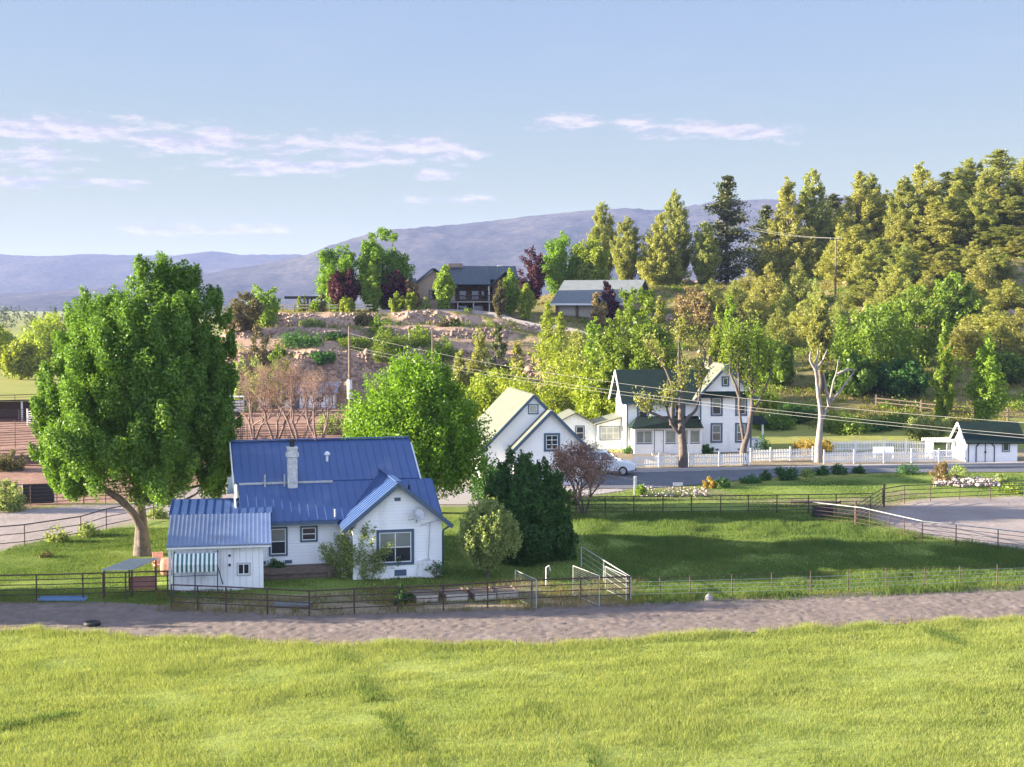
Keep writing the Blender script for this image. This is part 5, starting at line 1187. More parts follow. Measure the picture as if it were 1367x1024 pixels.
# ---------------------------------------------------------------- small bushes along lawns and road
def bush(px, py, h, wd, lf, label, nl=1100, prof='dome', ls=.07, name='shrub', group=None):
    b_ = G(px, py); broad(name, label, 'bush', (*b_, 0), h, wd, lf, zb=0, prof=prof, ncl=26, nleaf=nl, lsize=ls, cr=.2, tr=.03, lump=.3, group=group, nl=4)
bush(1050, 640, 1.1, 2.2, 'lilac', 'large dark round bush at the road edge of the raised lawn', 2200)
bush(1002, 645, .7, 1.8, 'lilac', 'low dark bush left of the large dark round bush')
bush(1022, 641, .8, 1.2, 'lilac', 'small dark bush between low one and the large dark round bush')
bush(1078, 636, .8, 1.3, 'sage', 'small grey green bush right of the large dark round bush')
bush(1096, 634, .8, 1.4, 'lilac', 'small dark bush in front of the pale dead tree')
bush(1120, 633, .9, 1.7, 'lilac', 'dark bush by the road right of the pale dead tree')
bush(1147, 632, .8, 1.0, 'lilac', 'small upright dark bush midway along the road lawn')
bush(1212, 633, .9, 2.2, 'lilac', 'wide dark bush left of the rusty red little tree')
bush(1280, 640, 1.3, 1.7, 'sage', 'round green bush on the rock bed right of the rusty red little tree')
bush(1335, 646, .9, 1.2, 'sage', 'small green bush on the lawn at the right edge')
bush(1350, 658, .8, 2.0, 'poplar', 'low yellow green bush by the pen fence at the right edge')
bush(948, 652, .9, 1.0, 'gold', 'small golden bush at the end of the stony path')
bush(965, 650, .8, 1.4, 'lilac', 'dark bush right beside the small golden bush')
bush(855, 661, .9, 1.0, 'poplar', 'small yellow green bush beside the white gate post')
bush(842, 605, .9, 1.8, 'lilac', 'dark bush at the left corner of the glazed porch')
bush(903, 604, .9, 1.2, 'lilac', 'dark bush beside the porch steps')
bush(943, 605, .9, 1.3, 'lilac', 'dark bush under the right gable of the white house')
bush(1018, 606, 1.8, 1.8, 'lilac', 'tall dark bush at the side porch of the white house')
bush(1075, 606, 1.7, 2.8, 'gold', 'golden yellow bush behind the picket fence left of pale dead tree', 2600)
bush(1102, 605, 1.6, 1.8, 'gold', 'golden yellow bush behind the picket fence right of pale dead tree', 1600)
bush(1272, 640, .6, 1.2, 'dry', 'olive tuft on the rock bed under the round green bush', 500)
bush(75, 724, 1.1, 1.5, 'sage', 'thin greyish bush beside the road fence left of the largest tree', 900)
bush(118, 716, .9, 1.6, 'sage', 'greyish bush beside the road fence, nearer the largest tree', 1000)
bush(210, 692, 1.0, 1.2, 'sage', 'small bush behind the trunk of the largest tree')
bush(62, 745, .4, .8, 'dry', 'small dry tuft on the edge of the left lawn', 300)
b_ = G(6, 682); broad('shrub', 'rounded grey green bush cut by the left edge above the road', 'bush', (*b_, 0), 2.3, 3.0, 'sage', zb=0, prof='dome', ncl=50, nleaf=5000, lsize=.08, cr=.18)
b_ = G(14, 628); broad('shrub', 'dry yellowish bush inside the corrals at the left edge', 'bush', (*b_, 0), 1.8, 3.0, 'dry', zb=0, prof='dome', ncl=40, nleaf=3000, lsize=.09, cr=.18)
b_ = G(1248, 650); bare('small_tree', 'little rusty red tree leaning before the rock bed', 'tree', (*b_, 0), 2.9, 2.4, 'palebark', 'redbark', tr=.06, depth=4, stems=2, leaf='rust', nleaf=1600, lsize=.07)
for px, py in ((690, 806), (660, 808), (760, 806)):
    pass
# ---------------------------------------------------------------- ground cover that nobody could count
def scatter(n, x0, x1, y0, y1, keep):
    r_ = np.random.default_rng(int(n + abs(x0) * 7 + y0)); x = r_.uniform(x0, x1, n); y = r_.uniform(y0, y1, n); k = keep(x, y, r_)
    return x[k], y[k], r_
def blades(name, x, y, r_, h, wd, mat, tilt=.35, z=None):
    n = len(x); z = hgt(x, y) if z is None else z; h = np.broadcast_to(h, n); wd = np.broadcast_to(wd, n)
    a = r_.random(n) * 6.283; t = r_.normal(0, tilt, (n, 2)); hh = h * r_.uniform(.55, 1.25, n); ww = wd * r_.uniform(.7, 1.3, n)
    b0 = np.stack([x - np.cos(a) * ww / 2, y - np.sin(a) * ww / 2, z - .02], -1); b1 = np.stack([x + np.cos(a) * ww / 2, y + np.sin(a) * ww / 2, z - .02], -1)
    tp = np.stack([x + t[:, 0] * hh, y + t[:, 1] * hh, z + hh], -1)
    V = np.stack([b0, b1, tp], 1).reshape(-1, 3)
    return tag(mesh_np(name, V, np.arange(3 * n).reshape(n, 3), mat), kind='stuff')
vis = lambda x, y, m_=2: np.abs(x) < y * .362 + m_
Mg = grassmat('meadow_grass', (.19, .245, .065), (.285, .34, .1), (.38, .4, .14))
Mp = grassmat('pasture_grass', (.07, .13, .042), (.12, .185, .052), (.18, .225, .068))
fe = np.array(g(FIELD_EDGE))
def inf(x, y, r_):
    e = np.interp(x, fe[:, 0], fe[:, 1]); return vis(x, y) & (y < e + (fbm(x * .8, y * .8, 2) - .5) * 1.6)
x, y, r_ = scatter(820000, -24, 24, 38, 61, inf)
cl = fbm(x * .55, y * .9, 4); ed = np.interp(x, fe[:, 0], fe[:, 1]) - y
cl2 = fbm(x * .16 + 40, y * .22, 3)
h = .09 + .09 * sm(.3, .75, cl) + .05 * sm(.5, .7, cl2) + .12 * sm(1.2, .2, ed)
blades('meadow_grass', x, y, r_, h, .02, Mg, .45)
def near_track(x, y, r_):
    d = np.full(x.shape, 9.0)
    for ln in ([(455, 872), (495, 930), (535, 985), (575, 1030)], [(715, 945), (755, 985), (800, 1030)], [(1235, 842), (1270, 858), (1290, 876)], [(-20, 975), (60, 960), (110, 955)]):
        q = g(ln)
        for a, c in zip(q[:-1], q[1:]):
            ex, ey = c[0] - a[0], c[1] - a[1]; t = np.clip(((x - a[0]) * ex + (y - a[1]) * ey) / (ex * ex + ey * ey), 0, 1); d = np.minimum(d, np.hypot(x - a[0] - t * ex, y - a[1] - t * ey))
    return inf(x, y, r_) & (d < .22 + .5 * r_.random(len(x)) * fbm(x * .8, y * .8, 2)) & (fbm(x * .7 + 5, y * .7, 3) > .42)
x, y, r_ = scatter(330000, -24, 24, 38, 61, near_track); blades('broadleaf_weeds', x, y, r_, .2, .04, grassmat('dark_weeds', (.075, .125, .04), (.115, .175, .05), (.17, .23, .07)), .45)
def keepers(poly, s=.6):
    return lambda x, y, r_: vis(x, y) & (poly_sd(poly, x, y) > (r_.random(len(x)) - .6) * s)
x, y, r_ = scatter(330000, 2, 36, 60, 95, keepers(P_past, 1.2)); blades('pasture_grass', x, y, r_, .1 + .24 * sm(.35, .7, fbm(x * .5, y * .35, 3)), .04, Mp, .4)
x, y, r_ = scatter(150000, -28, -11, 62, 86, keepers(P_lawnL)); blades('lawn_grass', x, y, r_, .05 + .09 * fbm(x * .7, y * .7, 3), .035, Mp, .4)
x, y, r_ = scatter(110000, -16, 8, 64, 92, keepers(P_yard)); blades('yard_grass', x, y, r_, .06 + .1 * fbm(x * .7, y * .7, 3), .035, Mp, .4)
x, y, r_ = scatter(140000, 2, 46, 88, 118, keepers(P_mid, 1.5)); blades('lawn_grass', x, y, r_, .07, .06, Mp, .4)
Md = grassmat('dry_weeds', (.2, .155, .075), (.24, .185, .09), (.15, .19, .04), .6)
x, y, r_ = scatter(26000, -20, 12, 62, 72, lambda x, y, r_: vis(x, y) & (poly_sd(P_garden, x, y) > -.6) & (fbm(x * .9, y * .9, 3) > .5)); blades('dry_weeds', x, y, r_, .3, .03, Md, .4)
x, y, r_ = scatter(30000, -24, 26, 55, 68, lambda x, y, r_: vis(x, y) & (np.abs(poly_sd(P_track, x, y) - .15) < .55 * r_.random(len(x)) + .15) & (fbm(x * .6, y * .6, 3) > .42)); blades('dry_weeds', x, y, r_, .26, .03, Md, .4)
# hill scrub
def inh(x, y, r_):
    h = hgt(x, y); return (h > .4) & vis(x, y, 6) & (fbm(x * .22, y * .22, 3) + r_.normal(0, .05, len(x)) > .5) & ~((x < 10) & (y > 208)) & ~((x < 10) & (fbm(x * .4, y * .4, 2) < .55))
x, y, r_ = scatter(15000, -60, 110, 152, 275, inh)
cz = hgt(x, y); rr = r_.uniform(.35, 1.25, len(x)); idr = np.repeat(np.arange(len(x)), 34)
d = unit(r_.normal(size=(len(idr), 3))); d[:, 2] = np.abs(d[:, 2])
p = np.stack([x, y, cz], -1)[idr] + d * rr[idr, None] * r_.random((len(idr), 1)) ** .4 * np.array([1, 1, .8])
V, Fq = leaves(r_, p, d, .13); pick = (fbm(x * .12, y * .12, 2) + r_.normal(0, .08, len(x)) > .5)[idr]
tag(mesh_np('hillside_scrub', V.reshape(-1, 4, 3)[pick].reshape(-1, 3), np.arange(4 * pick.sum()).reshape(-1, 4), Lf['scrub']), kind='stuff')
tag(mesh_np('hillside_green_scrub', V.reshape(-1, 4, 3)[~pick].reshape(-1, 3), np.arange(4 * (~pick).sum()).reshape(-1, 4), Lf['mid']), kind='stuff')
def inh2(x, y, r_):
    return (hgt(x, y) > .3) & vis(x, y, 6) & (y < 262)
x, y, r_ = scatter(160000, -50, 100, 150, 262, inh2)
gyy = hgt(x, y + .5) - hgt(x, y - .5); k = (np.abs(gyy) < .55) & ~((x < 8) & (r_.random(len(x)) < .75)) & (fbm(x * .3 + 9, y * .3, 3) > .42); x, y = x[k], y[k]
Mh = grassmat('hillside_grass', (.13, .14, .03), (.2, .19, .05), (.3, .24, .11), .12); blades('hillside_grass', x, y, r_, .38, .14, Mh, .4)
# rocks of the terraces and the hill
def rocks(name, P, size, r_, mat):
    ico = np.array([(0, 0, -1), (.72, -.53, -.45), (-.28, -.85, -.45), (-.89, 0, -.45), (-.28, .85, -.45), (.72, .53, -.45), (.28, -.85, .45), (-.72, -.53, .45), (-.72, .53, .45), (.28, .85, .45), (.89, 0, .45), (0, 0, 1)], float)
    fc = np.array([(0, 1, 2), (1, 0, 5), (0, 2, 3), (0, 3, 4), (0, 4, 5), (1, 5, 10), (2, 1, 6), (3, 2, 7), (4, 3, 8), (5, 4, 9), (1, 10, 6), (2, 6, 7), (3, 7, 8), (4, 8, 9), (5, 9, 10), (6, 10, 11), (7, 6, 11), (8, 7, 11), (9, 8, 11), (10, 9, 11)])
    n = len(P); j = ico[None] * (1 + r_.normal(0, .22, (n, 12, 1))); s_ = size[:, None, None] * r_.uniform(.6, 1.3, (n, 1, 3)) * np.array([1.15, .9, .85])
    a = r_.random(n) * 6.283; c, s2 = np.cos(a)[:, None], np.sin(a)[:, None]; j = j * s_
    q = np.stack([j[..., 0] * c - j[..., 1] * s2, j[..., 0] * s2 + j[..., 1] * c, j[..., 2]], -1) + P[:, None, :]
    return tag(mesh_np(name, q.reshape(-1, 3), (fc[None] + (np.arange(n) * 12)[:, None, None]).reshape(-1, 3), mat), kind='stuff')
r_ = np.random.default_rng(12); x = r_.uniform(-46, 16, 16000); y = r_.uniform(185, 214, 16000)
sl = np.abs(hgt(x, y + .4) - hgt(x, y - .4)) / .8; k = (sl > .6) & (hgt(x, y) > .4); x, y = x[k], y[k]; x, y = x[:4500], y[:4500]
sz = r_.uniform(.08, .36, len(x)) * (1 + (r_.random(len(x)) > .95)); rocks('terrace_rocks', np.stack([x, y, hgt(x, y)], -1), sz, r_, M['rock'])
x = r_.uniform(-12, 95, 5000); y = r_.uniform(195, 275, 5000); k = (fbm(x * .1 + 3, y * .1, 3) > .56) & (hgt(x, y) > 5) & ~((x < 12) & (y < 240)); x, y = x[k], y[k]
rocks('hillside_rocks', np.stack([x, y, hgt(x, y)], -1), r_.uniform(.2, .8, len(x)), r_, M['rock'])
bx = [G(px, py) for px, py in zip(r_.uniform(1250, 1335, 260), r_.uniform(640, 650, 260))]; P = np.array([(a, c, .1) for a, c in bx])
rocks('bed_stones', P, r_.uniform(.06, .2, len(P)), r_, M['gravel'])
bx = [G(px, py) for px, py in zip(r_.uniform(855, 945, 160), r_.uniform(651, 664, 160))]; P = np.array([(a, c, .03) for a, c in bx])
rocks('path_stones', P, r_.uniform(.03, .13, len(P)), r_, M['gravel'])
# far-off wood on the plain
x, y, r_ = scatter(1500, -1100, 60, 760, 1500, lambda x, y, r_: (fbm(x * .006, y * .006, 2) > .38) & (x < -y * .1))
idr = np.repeat(np.arange(len(x)), 40); hh = r_.uniform(7, 14, len(x)); u = r_.random(len(idr)); rad = 2.6 * (1 - u) ** .7
a = r_.random(len(idr)) * 6.283; p = np.stack([x[idr] + np.cos(a) * rad, y[idr] + np.sin(a) * rad, u * hh[idr]], -1)
V, Fq = leaves(r_, p, unit(r_.normal(size=p.shape)), 1.0); tag(mesh_np('distant_wood', V, Fq, Lf['pine']), kind='stuff')
# ---------------------------------------------------------------- fences
def gz(x, y): return max(0.0, hz(x, y)) if y > 148 else 0.0
def pipe_fence(label, pts, post_xy, h=1.35, rails=4, mat='pipe', r=.035, rail_r=.024, name='pipe_fence', top_r=None, group=None, clear=.3, wire=False, post_mat=None):
    """pts: the run on the ground; post_xy: where the posts stand."""
    o = Vector((*pts[0], 0)); t = thing(name, label, 'fence', (o.x, o.y, 0), 0, group)
    for (x, y) in post_xy:
        z = gz(x, y)
        MB().tube((x - o.x, y - o.y, z - .1), (x - o.x, y - o.y, z + h + .02), r).build('post', M[post_mat or mat], t)
    for k in range(rails):
        z = h - (h - clear) * k / max(1, rails - 1); rr = (top_r or r) if k == 0 else rail_r; mb = MB(); rm = post_mat if (post_mat and k) else mat
        for a, c in zip(pts[:-1], pts[1:]):
            mb.tube((a[0] - o.x, a[1] - o.y, gz(*a) + z), (c[0] - o.x, c[1] - o.y, gz(*c) + z), rr, n=6)
        mb.build('wire' if wire and k else 'rail', M[rm if not (wire and k) else 'galv'], t)
    return t
def along(pts, step):
    out = []; 
    for a, c in zip(pts[:-1], pts[1:]):
        L_ = math.hypot(c[0] - a[0], c[1] - a[1]); n = max(1, int(round(L_ / step)))
        out += [(a[0] + (c[0] - a[0]) * i / n, a[1] + (c[1] - a[1]) * i / n) for i in range(n)]
    return out + [pts[-1]]
gp = lambda *p: [G(*q) for q in p]
pts = gp((-40, 804), (60, 802.5), (138, 800), (226, 797)); pipe_fence('rust brown pipe fence along the left lawn above the dirt track', pts, gp((-20, 803.5), (49, 802.5), (111, 801), (138, 800), (168, 799.5), (224, 797)), 1.22, 5)
pts = gp((229, 814), (302, 817), (413, 823)); pipe_fence('short rust brown pipe fence in front of the small shed', pts, gp((229, 814), (264, 816), (302, 818), (357, 821)), 1.12, 4, clear=.35)
pts = gp((413, 823), (473, 820), (592, 815), (710, 807), (842, 802)); pipe_fence('long rust brown pipe fence in front of the farmhouse garden beds', pts, gp((413, 823), (473, 820), (531, 818), (592, 815), (651, 811), (710, 808), (775, 805), (840, 802)), 1.12, 4, clear=.3)
pts = gp((842, 802), (806, 778), (776, 758)); pipe_fence('pale topped fence running back from the garden corner', pts, gp((842, 802), (806, 778), (776, 758)), 1.1, 4, mat='galv', r=.03, rail_r=.012)
pts = gp((842, 802), (1030, 797), (1183, 790), (1400, 780)); pipe_fence('wire fence on thin steel posts along the pasture above the dirt track', pts, gp(*[(x, 802 - (x - 842) * .039) for x in (881, 921, 977, 1030, 1082, 1132, 1183, 1234, 1281, 1331, 1380)]), 1.05, 5, r=.028, rail_r=.009, name='wire_fence', top_r=.012, wire=True)
pts = gp((758, 690), (900, 689), (1010, 687.5), (1165, 685)); pipe_fence('rust brown pipe fence between pasture and roadside lawn', pts, gp(*[(x, 690 - (x - 758) * .012) for x in (769, 808, 846, 885, 923, 962, 999, 1037, 1079, 1116)]), 1.28, 5)
pts = gp((1180, 676), (1207, 671.5), (1245, 670), (1367, 664.5), (1480, 660)); pipe_fence('rust brown pipe fence along the far side of the gravel pen', pts, gp((1180, 676), (1207, 671.5), (1242, 670), (1281, 668), (1322, 666), (1367, 664.5), (1412, 663)), 1.2, 4)
pts = gp((1085, 697), (1150, 705), (1232, 725), (1276, 730), (1420, 748)); pipe_fence('silver pipe fence along the near side of the gravel pen', pts, gp((1142, 704), (1161, 707.5), (1187, 713), (1207, 718.5), (1231, 724.5), (1276, 730), (1332, 737), (1390, 744.5)), 1.25, 5, mat='galv', r=.03, rail_r=.014, post_mat='pipe')
t_ = thing('pipe_gate', 'rust brown pipe gate between the two gravel pen fences', 'gate', (*G(1142, 703), 0))
q = gp((1142, 703), (1180, 676)); dx, dy = q[1][0] - q[0][0], q[1][1] - q[0][1]
for a in (0, 1): MB().tube((dx * a, dy * a, -.1), (dx * a, dy * a, 1.55), .07).build('post', M['pipe'], t_)
f_ = MB()
for k in range(5): f_.tube((dx * .05, dy * .05, .25 + k * .26), (dx * .95, dy * .95, .25 + k * .26), .025)
for a in (.05, .5, .95): f_.tube((dx * a, dy * a, .25), (dx * a, dy * a, 1.29), .03)
f_.build('gate_leaf', M['pipe'], t_)
pts = gp((-40, 737), (33, 730), (108, 718), (142, 707), (205, 694), (246, 684)); pipe_fence('rust brown pipe fence between left lawn and gravel road', pts, gp((-20, 735.5), (33, 730), (108, 718), (142, 707), (180, 699), (205, 694), (246, 684)), 1.25, 3)
pts = gp((-30, 678), (40, 676.5), (141, 672), (226, 668)); pipe_fence('pipe fence along the far side of the gravel road', pts, gp((-20, 678), (8, 677.5), (41, 676.5), (76, 675), (112, 673.5), (141, 672), (178, 670), (222, 668)), 1.5, 6, group='corral fences')
for i, (p_, n) in enumerate([([(-20, 600), (60, 596), (120, 594)], 'low pipe corral fence across the red earth at the left, nearest'), ([(-20, 580), (60, 577), (130, 574)], 'pipe corral fence at the left, middle of three'), ([(-20, 566), (70, 562), (140, 559)], 'pipe corral fence at the left, farthest, before the dark shed'),
     ([(262, 588), (330, 587), (480, 584), (560, 582)], 'pipe corral fence behind the bare reddish trees'), ([(268, 598), (340, 596), (480, 593)], 'pipe corral fence under the bare reddish trees just above the blue roof'), ([(300, 560), (380, 559), (470, 557)], 'pipe corral fence right in front of the low stable'), ([(0, 626), (60, 623), (130, 620)], 'pipe corral fence nearest the gravel road at the left'), ([(310, 612), (326, 582)], 'pipe corral fence panel beside the left end of blue roof'), ([(268, 600), (262, 580)], 'short corral fence end left of the bare trees')]):
    pts = gp(*p_); pipe_fence(n, pts, along(pts, 3.4), 1.5, 6, rail_r=.028, group='corral fences')
pts = gp((-20, 541), (20, 540), (56, 538.5)); pipe_fence('thin wire fence at the near edge of the far meadow', pts, along(pts, 2.8), 1.3, 4, r=.05, name='wire_fence')
t_ = thing('shade_panel', 'dark shade cloth panel fixed to the far road fence', 'panel', (*G(30, 674), 0)); q0, q1 = G(30, 676), G(72, 674.5)
MB().hexa([(0, .06, .05), (q1[0] - q0[0], q1[1] - q0[1] + .06, .05), (q1[0] - q0[0], q1[1] - q0[1] + .06, 1.4), (0, .06, 1.4)], (0, .03, 0)).build('cloth', M['tarp'], t_)
MB().tube((0, .1, 0), (0, .1, 1.45), .04).build('post', M['galv'], t_); MB().tube((q1[0] - q0[0], q1[1] - q0[1] + .1, 0), (q1[0] - q0[0], q1[1] - q0[1] + .1, 1.45), .04).build('post', M['galv'], t_)
t_ = thing('feed_bunk', 'long low dark feed bunk inside the left corral', 'trough', (*G(8, 622), 0), R(2))
MB().box(0, 3.6, 0, .08, .15, .8).box(0, 3.6, .7, .78, .15, .8).box(0, .08, .08, .7, .15, .8).box(3.52, 3.6, .08, .7, .15, .8).box(.08, 3.52, .08, .7, .2, .26).build('tub', M['wood'], t_)
MB().box(.3, .45, .05, .7, 0, .15).build('foot', M['dark'], t_); MB().box(3.1, 3.25, .05, .7, 0, .15).build('foot', M['dark'], t_)
t_ = thing('panel_gate', 'white pipe stock gate by the dark shed at the far left', 'gate', (*G(38, 568), 0), R(-20))
f_ = MB()
for k in range(6): f_.tube((0, 0, .3 + k * .26), (2.6, 0, .3 + k * .26), .035)
for x in (0, 1.3, 2.6): f_.tube((x, 0, .3), (x, 0, 1.6), .04)
f_.build('gate_leaf', M['steelwhite'], t_); MB().tube((-.1, 0, 0), (-.1, 0, 1.9), .08).build('post', M['steelwhite'], t_)

def picket(label, pts, h=1.05, bay=2.4, sp=.15, group='white picket fences'):
    t = thing('picket_fence', label, 'fence', (*pts[0], 0), 0, group); o = Vector((*pts[0], 0)); q = along(pts, bay)
    for (x, y) in q:
        MB().box(x - o.x - .055, x - o.x + .055, y - o.y - .055, y - o.y + .055, 0, h + .12).box(x - o.x - .075, x - o.x + .075, y - o.y - .075, y - o.y + .075, h + .122, h + .17).build('post', M['white'], t)
    for a, c in zip(q[:-1], q[1:]):
        L_ = math.hypot(c[0] - a[0], c[1] - a[1]); an = math.atan2(c[1] - a[1], c[0] - a[0])
        mb = MB(Matrix.Translation((a[0] - o.x, a[1] - o.y, 0)) @ Matrix.Rotation(an, 4, 'Z')); n = max(3, int(L_ / sp))
        for k in range(n):
            x = .12 + (L_ - .24) * k / (n - 1) if n > 1 else L_ / 2
            mb.prism([(x - .038, .1), (x + .038, .1), (x + .038, h - .06), (x, h), (x - .038, h - .06)], -.03, -.008, 'y')
        mb.box(.075, L_ - .075, -.006, .03, .28, .36).box(.075, L_ - .075, -.006, .03, h - .28, h - .2)
        mb.build('picket_panel', M['white'], t)
    return t
picket('white picket fence along the road from the car to the sprouting tree', gp((846, 625.5), (880, 624), (960, 622.5), (1000, 621.5)))
picket('white picket fence set back behind the dark bush between the two right pollards', gp((1002, 617), (1055, 615), (1085, 614.5)))
picket('white picket fence along the road right of the pale dead tree', gp((1100, 619.5), (1180, 618.5), (1290, 617)))
picket('white picket fence at the back of the kitchen garden', gp((1104, 604), (1180, 602.5), (1238, 604), (1244, 612)))
t_ = thing('rail_fence', 'bleached rustic log fence on the slope behind the garden shed', 'fence', (0, 0, 0))
rp = [Q(1170, 530, 166), Q(1230, 543, 163), Q(1262, 548, 161), Q(1300, 555, 159), Q(1345, 561, 157), Q(1400, 566, 156)]
for a, c in zip(rp[:-1], rp[1:]):
    za, zc = hz(a[0], a[1]), hz(c[0], c[1])
    MB().tube((a[0], a[1], za - .2), (a[0], a[1], za + 1.35), .1).build('post', M['wood'], t_)
    for k, z in enumerate((.5, .95)): MB().tube((a[0] - .2, a[1] - .05, za + z), (c[0] + .2, c[1] - .05, zc + z + .04), .07, .055).build('rail', M['wood'], t_)
# rails and wall at the edge of the hilltop drive
def hill_line(label, name, pxs, y, h, hh, rails, mat, w=.1):
    t = thing(name, label, 'fence' if rails else 'wall', (0, 0, 0)); pt = []
    for px in pxs:
        x = (px - CX) / FPX * y(px); pt.append((x, y(px), hz(x, y(px))))
    if rails:
        for p in pt[::2]: MB().tube((p[0], p[1], p[2] - .3), (p[0], p[1], p[2] + h), .07).build('post', M['wood'], t)
        for z in rails:
            mb = MB()
            for a, c in zip(pt[:-1], pt[1:]): mb.bar((a[0], a[1] - .06, a[2] + z), (c[0], c[1] - .06, c[2] + z), .06, .16)
            mb.build('rail', M[mat], t)
    else:
        mb = MB()
        for a, c in zip(pt[:-1], pt[1:]): mb.bar((a[0], a[1], a[2] + h / 2 - .3), (c[0], c[1], c[2] + h / 2 - .3), .5, h + .6)
        mb.build('wall', M[mat], t)
hill_line('pale yellow two rail fence along the left cliff edge', 'rail_fence', range(346, 506, 8), lambda p: 211 + (1.2 if p > 400 else 0), 1.15, 0, (.55, 1.0), 'yellowrail')
hill_line('low pale wall along the edge of the hilltop drive', 'retaining_wall', range(506, 800, 10), lambda p: 210.0 - max(0, p - 640) * .03, .45, 0, None, 'concrete')

# ---------------------------------------------------------------- utility poles and wires
def pole(name, label, px, y, base_z, top_py, r=.15, arms=(), mat='wood'):
    b_ = Q(px, HOR, y); zt = Q(px, top_py, y)[2]; t = thing(name, label, 'utility pole', (b_[0], y, base_z))
    MB().tube((0, 0, -.3), (0, 0, zt - base_z), r, r * .7).build('pole', M[mat], t)
    for z, l in arms:
        a_ = MB().box(-l, l, -.14 - r, -r + .02, zt - base_z - z - .06, zt - base_z - z + .06); ao = a_.build('crossarm', M['wood'], t)
        for x in (-l + .1, 0.0, l - .1): MB().lathe([(.03, 0), (.06, .04), (.06, .12), (.03, .16)], (x, -.08 - r, zt - base_z - z + .06), 8).build('insulator', M['galv'], ao)
    return t, (b_[0], y, zt)
p1, P1 = pole('utility_pole', 'wooden utility pole with a pale sheathed foot behind the bare reddish trees', 466, 145, 0, 436, .16)
MB().lathe([(.26, 4.0), (.26, 5.9), (.2, 5.95)], (0, 0, 0), 12).build('sheath', M['steelwhite'], p1)
p2, P2 = pole('utility_pole', 'tall bare utility pole with one crossarm high on the right hillside', 1115, 232, hz(*Q(1115, HOR, 232)[:2]), 317, .17, ((.3, 1.0),))
p3, P3 = pole('utility_pole', 'slim brown pole rising behind the vivid green willow', 577, 150, 0, 439, .1)
p4, P4 = pole('utility_pole', 'utility pole hidden among the skyline conifers behind the lone pine', 962, 274, hz(*Q(962, HOR, 274)[:2]), 292, .17, ((.3, 1.0),))
p5, P5 = pole('utility_pole', 'utility pole just beyond the right edge of the view', 1450, 70, 0, 560, .16)
def wire(label, a, c, sag, r=.009, n=40):
    pts = [np.array(a) * (1 - t) + np.array(c) * t - np.array([0, 0, 4 * sag * t * (1 - t)]) for t in np.linspace(0, 1, n)]
    V, Fq = tubes([(np.array(pts), np.full(n, r))], 5); o = mesh_np('power_line', V, Fq, M['wire'], smooth=True)
    return tag(o, label, 'wire', 'power lines strung between utility poles')
e = lambda py: Q(1450, py, 70)
wire('uppermost power line from the sheathed pole across the white house to the right edge', Q(466, 445, 145), e(570), 1.15)
wire('middle power line from the sheathed pole across the white house to the right edge', Q(466, 462, 145), e(588), .78)
wire('lowest power line from the sheathed pole across the white house to the right edge', Q(466, 466, 145), e(592), .80)
for dx, lb in ((-.9, 'left one of two power lines running from the hillside pole over the ridge'), (.9, 'right one of two power lines running from the hillside pole over the ridge')):
    wire(lb, (P2[0] + dx, P2[1] - .2, P2[2] - .1), (P4[0] + dx, P4[1] - .2, P4[2] - .1), .9, .022)

# ---------------------------------------------------------------- parked white car, facing right
cx_, cy_ = G(800, 634)
car = thing('parked_car', 'white estate car parked half behind the pinkish plum tree, nose to the right', 'car', (cx_ - 2.15, cy_ + .4, 0), R(-4))
car.scale = (1.08, 1.05, 1.16)
body = [(0, .38), (.12, .35), (.5, .33), (4.2, .33), (4.62, .42), (4.7, .6), (4.66, .82), (4.45, .92), (3.45, 1.06), (3.25, 1.08), (.12, 1.08), (.03, .95), (0, .7)]
def prof_body(name, prof, halfs, mat, par, bev):
    mb = MB(); n = len(prof); vs = []
    for (s, inset) in halfs: vs += [(p[0] + (0), s, p[1]) for p in prof]
    k = len(halfs); fs = [tuple(range(n - 1, -1, -1)), tuple(range((k - 1) * n, k * n))]
    for j in range(k - 1): fs += [(j * n + i, j * n + (i + 1) % n, (j + 1) * n + (i + 1) % n, (j + 1) * n + i) for i in range(n)]
    mb.add(vs, fs); return mb.build(name, mat, par, bevel=bev)
prof_body('body', body, [(-.93, 0), (.93, 0)], M['carwhite'], car, .07)
mb = MB(); gh = [(.1, 1.06), (3.3, 1.06), (2.55, 1.66), (2.3, 1.7), (.5, 1.7), (.28, 1.62)]
mb.add([(x, -.88 + (.16 if z > 1.1 else 0), z) for x, z in gh] + [(x, .88 - (.16 if z > 1.1 else 0), z) for x, z in gh], [(0, 1, 2, 3, 4, 5), (11, 10, 9, 8, 7, 6)] + [(i, 6 + i, 6 + (i + 1) % 6, (i + 1) % 6) for i in range(6)])
mb.build('cabin', M['carwhite'], car, bevel=.05)
for x0, x1, xt0, xt1 in ((.35, 1.15, .5, 1.15), (1.25, 2.05, 1.25, 2.05), (2.14, 3.05, 2.14, 2.5)):
    for s in (-1, 1):
        y0, y1 = s * .885, s * .745
        MB().hexa([(x0, y0, 1.12), (x1, y0, 1.12), (xt1, y1, 1.6), (xt0, y1, 1.6)], (0, s * .012, .004)).build('side_window', M['carglass'], car)
MB().hexa([(3.27, -.76, 1.1), (3.27, .76, 1.1), (2.62, .64, 1.63), (2.62, -.64, 1.63)], (.02, 0, .02)).build('windscreen', M['carglass'], car)
for x in (.85, 3.75):
    for s in (-1, 1):
        Mx_ = Matrix.Translation((x, s * .86, .34)) @ Matrix.Rotation(R(90 * -s), 4, 'X')
        wo = MB(Mx_).lathe([(.2, -.1), (.31, -.11), (.34, -.06), (.34, .06), (.31, .11), (.2, .1)], n=20).build('wheel', M['rubber'], car)
        MB(Mx_).lathe([(.02, .115), (.2, .112), (.215, .09), (.2, .07)], n=20).build('rim', M['galv'], wo)
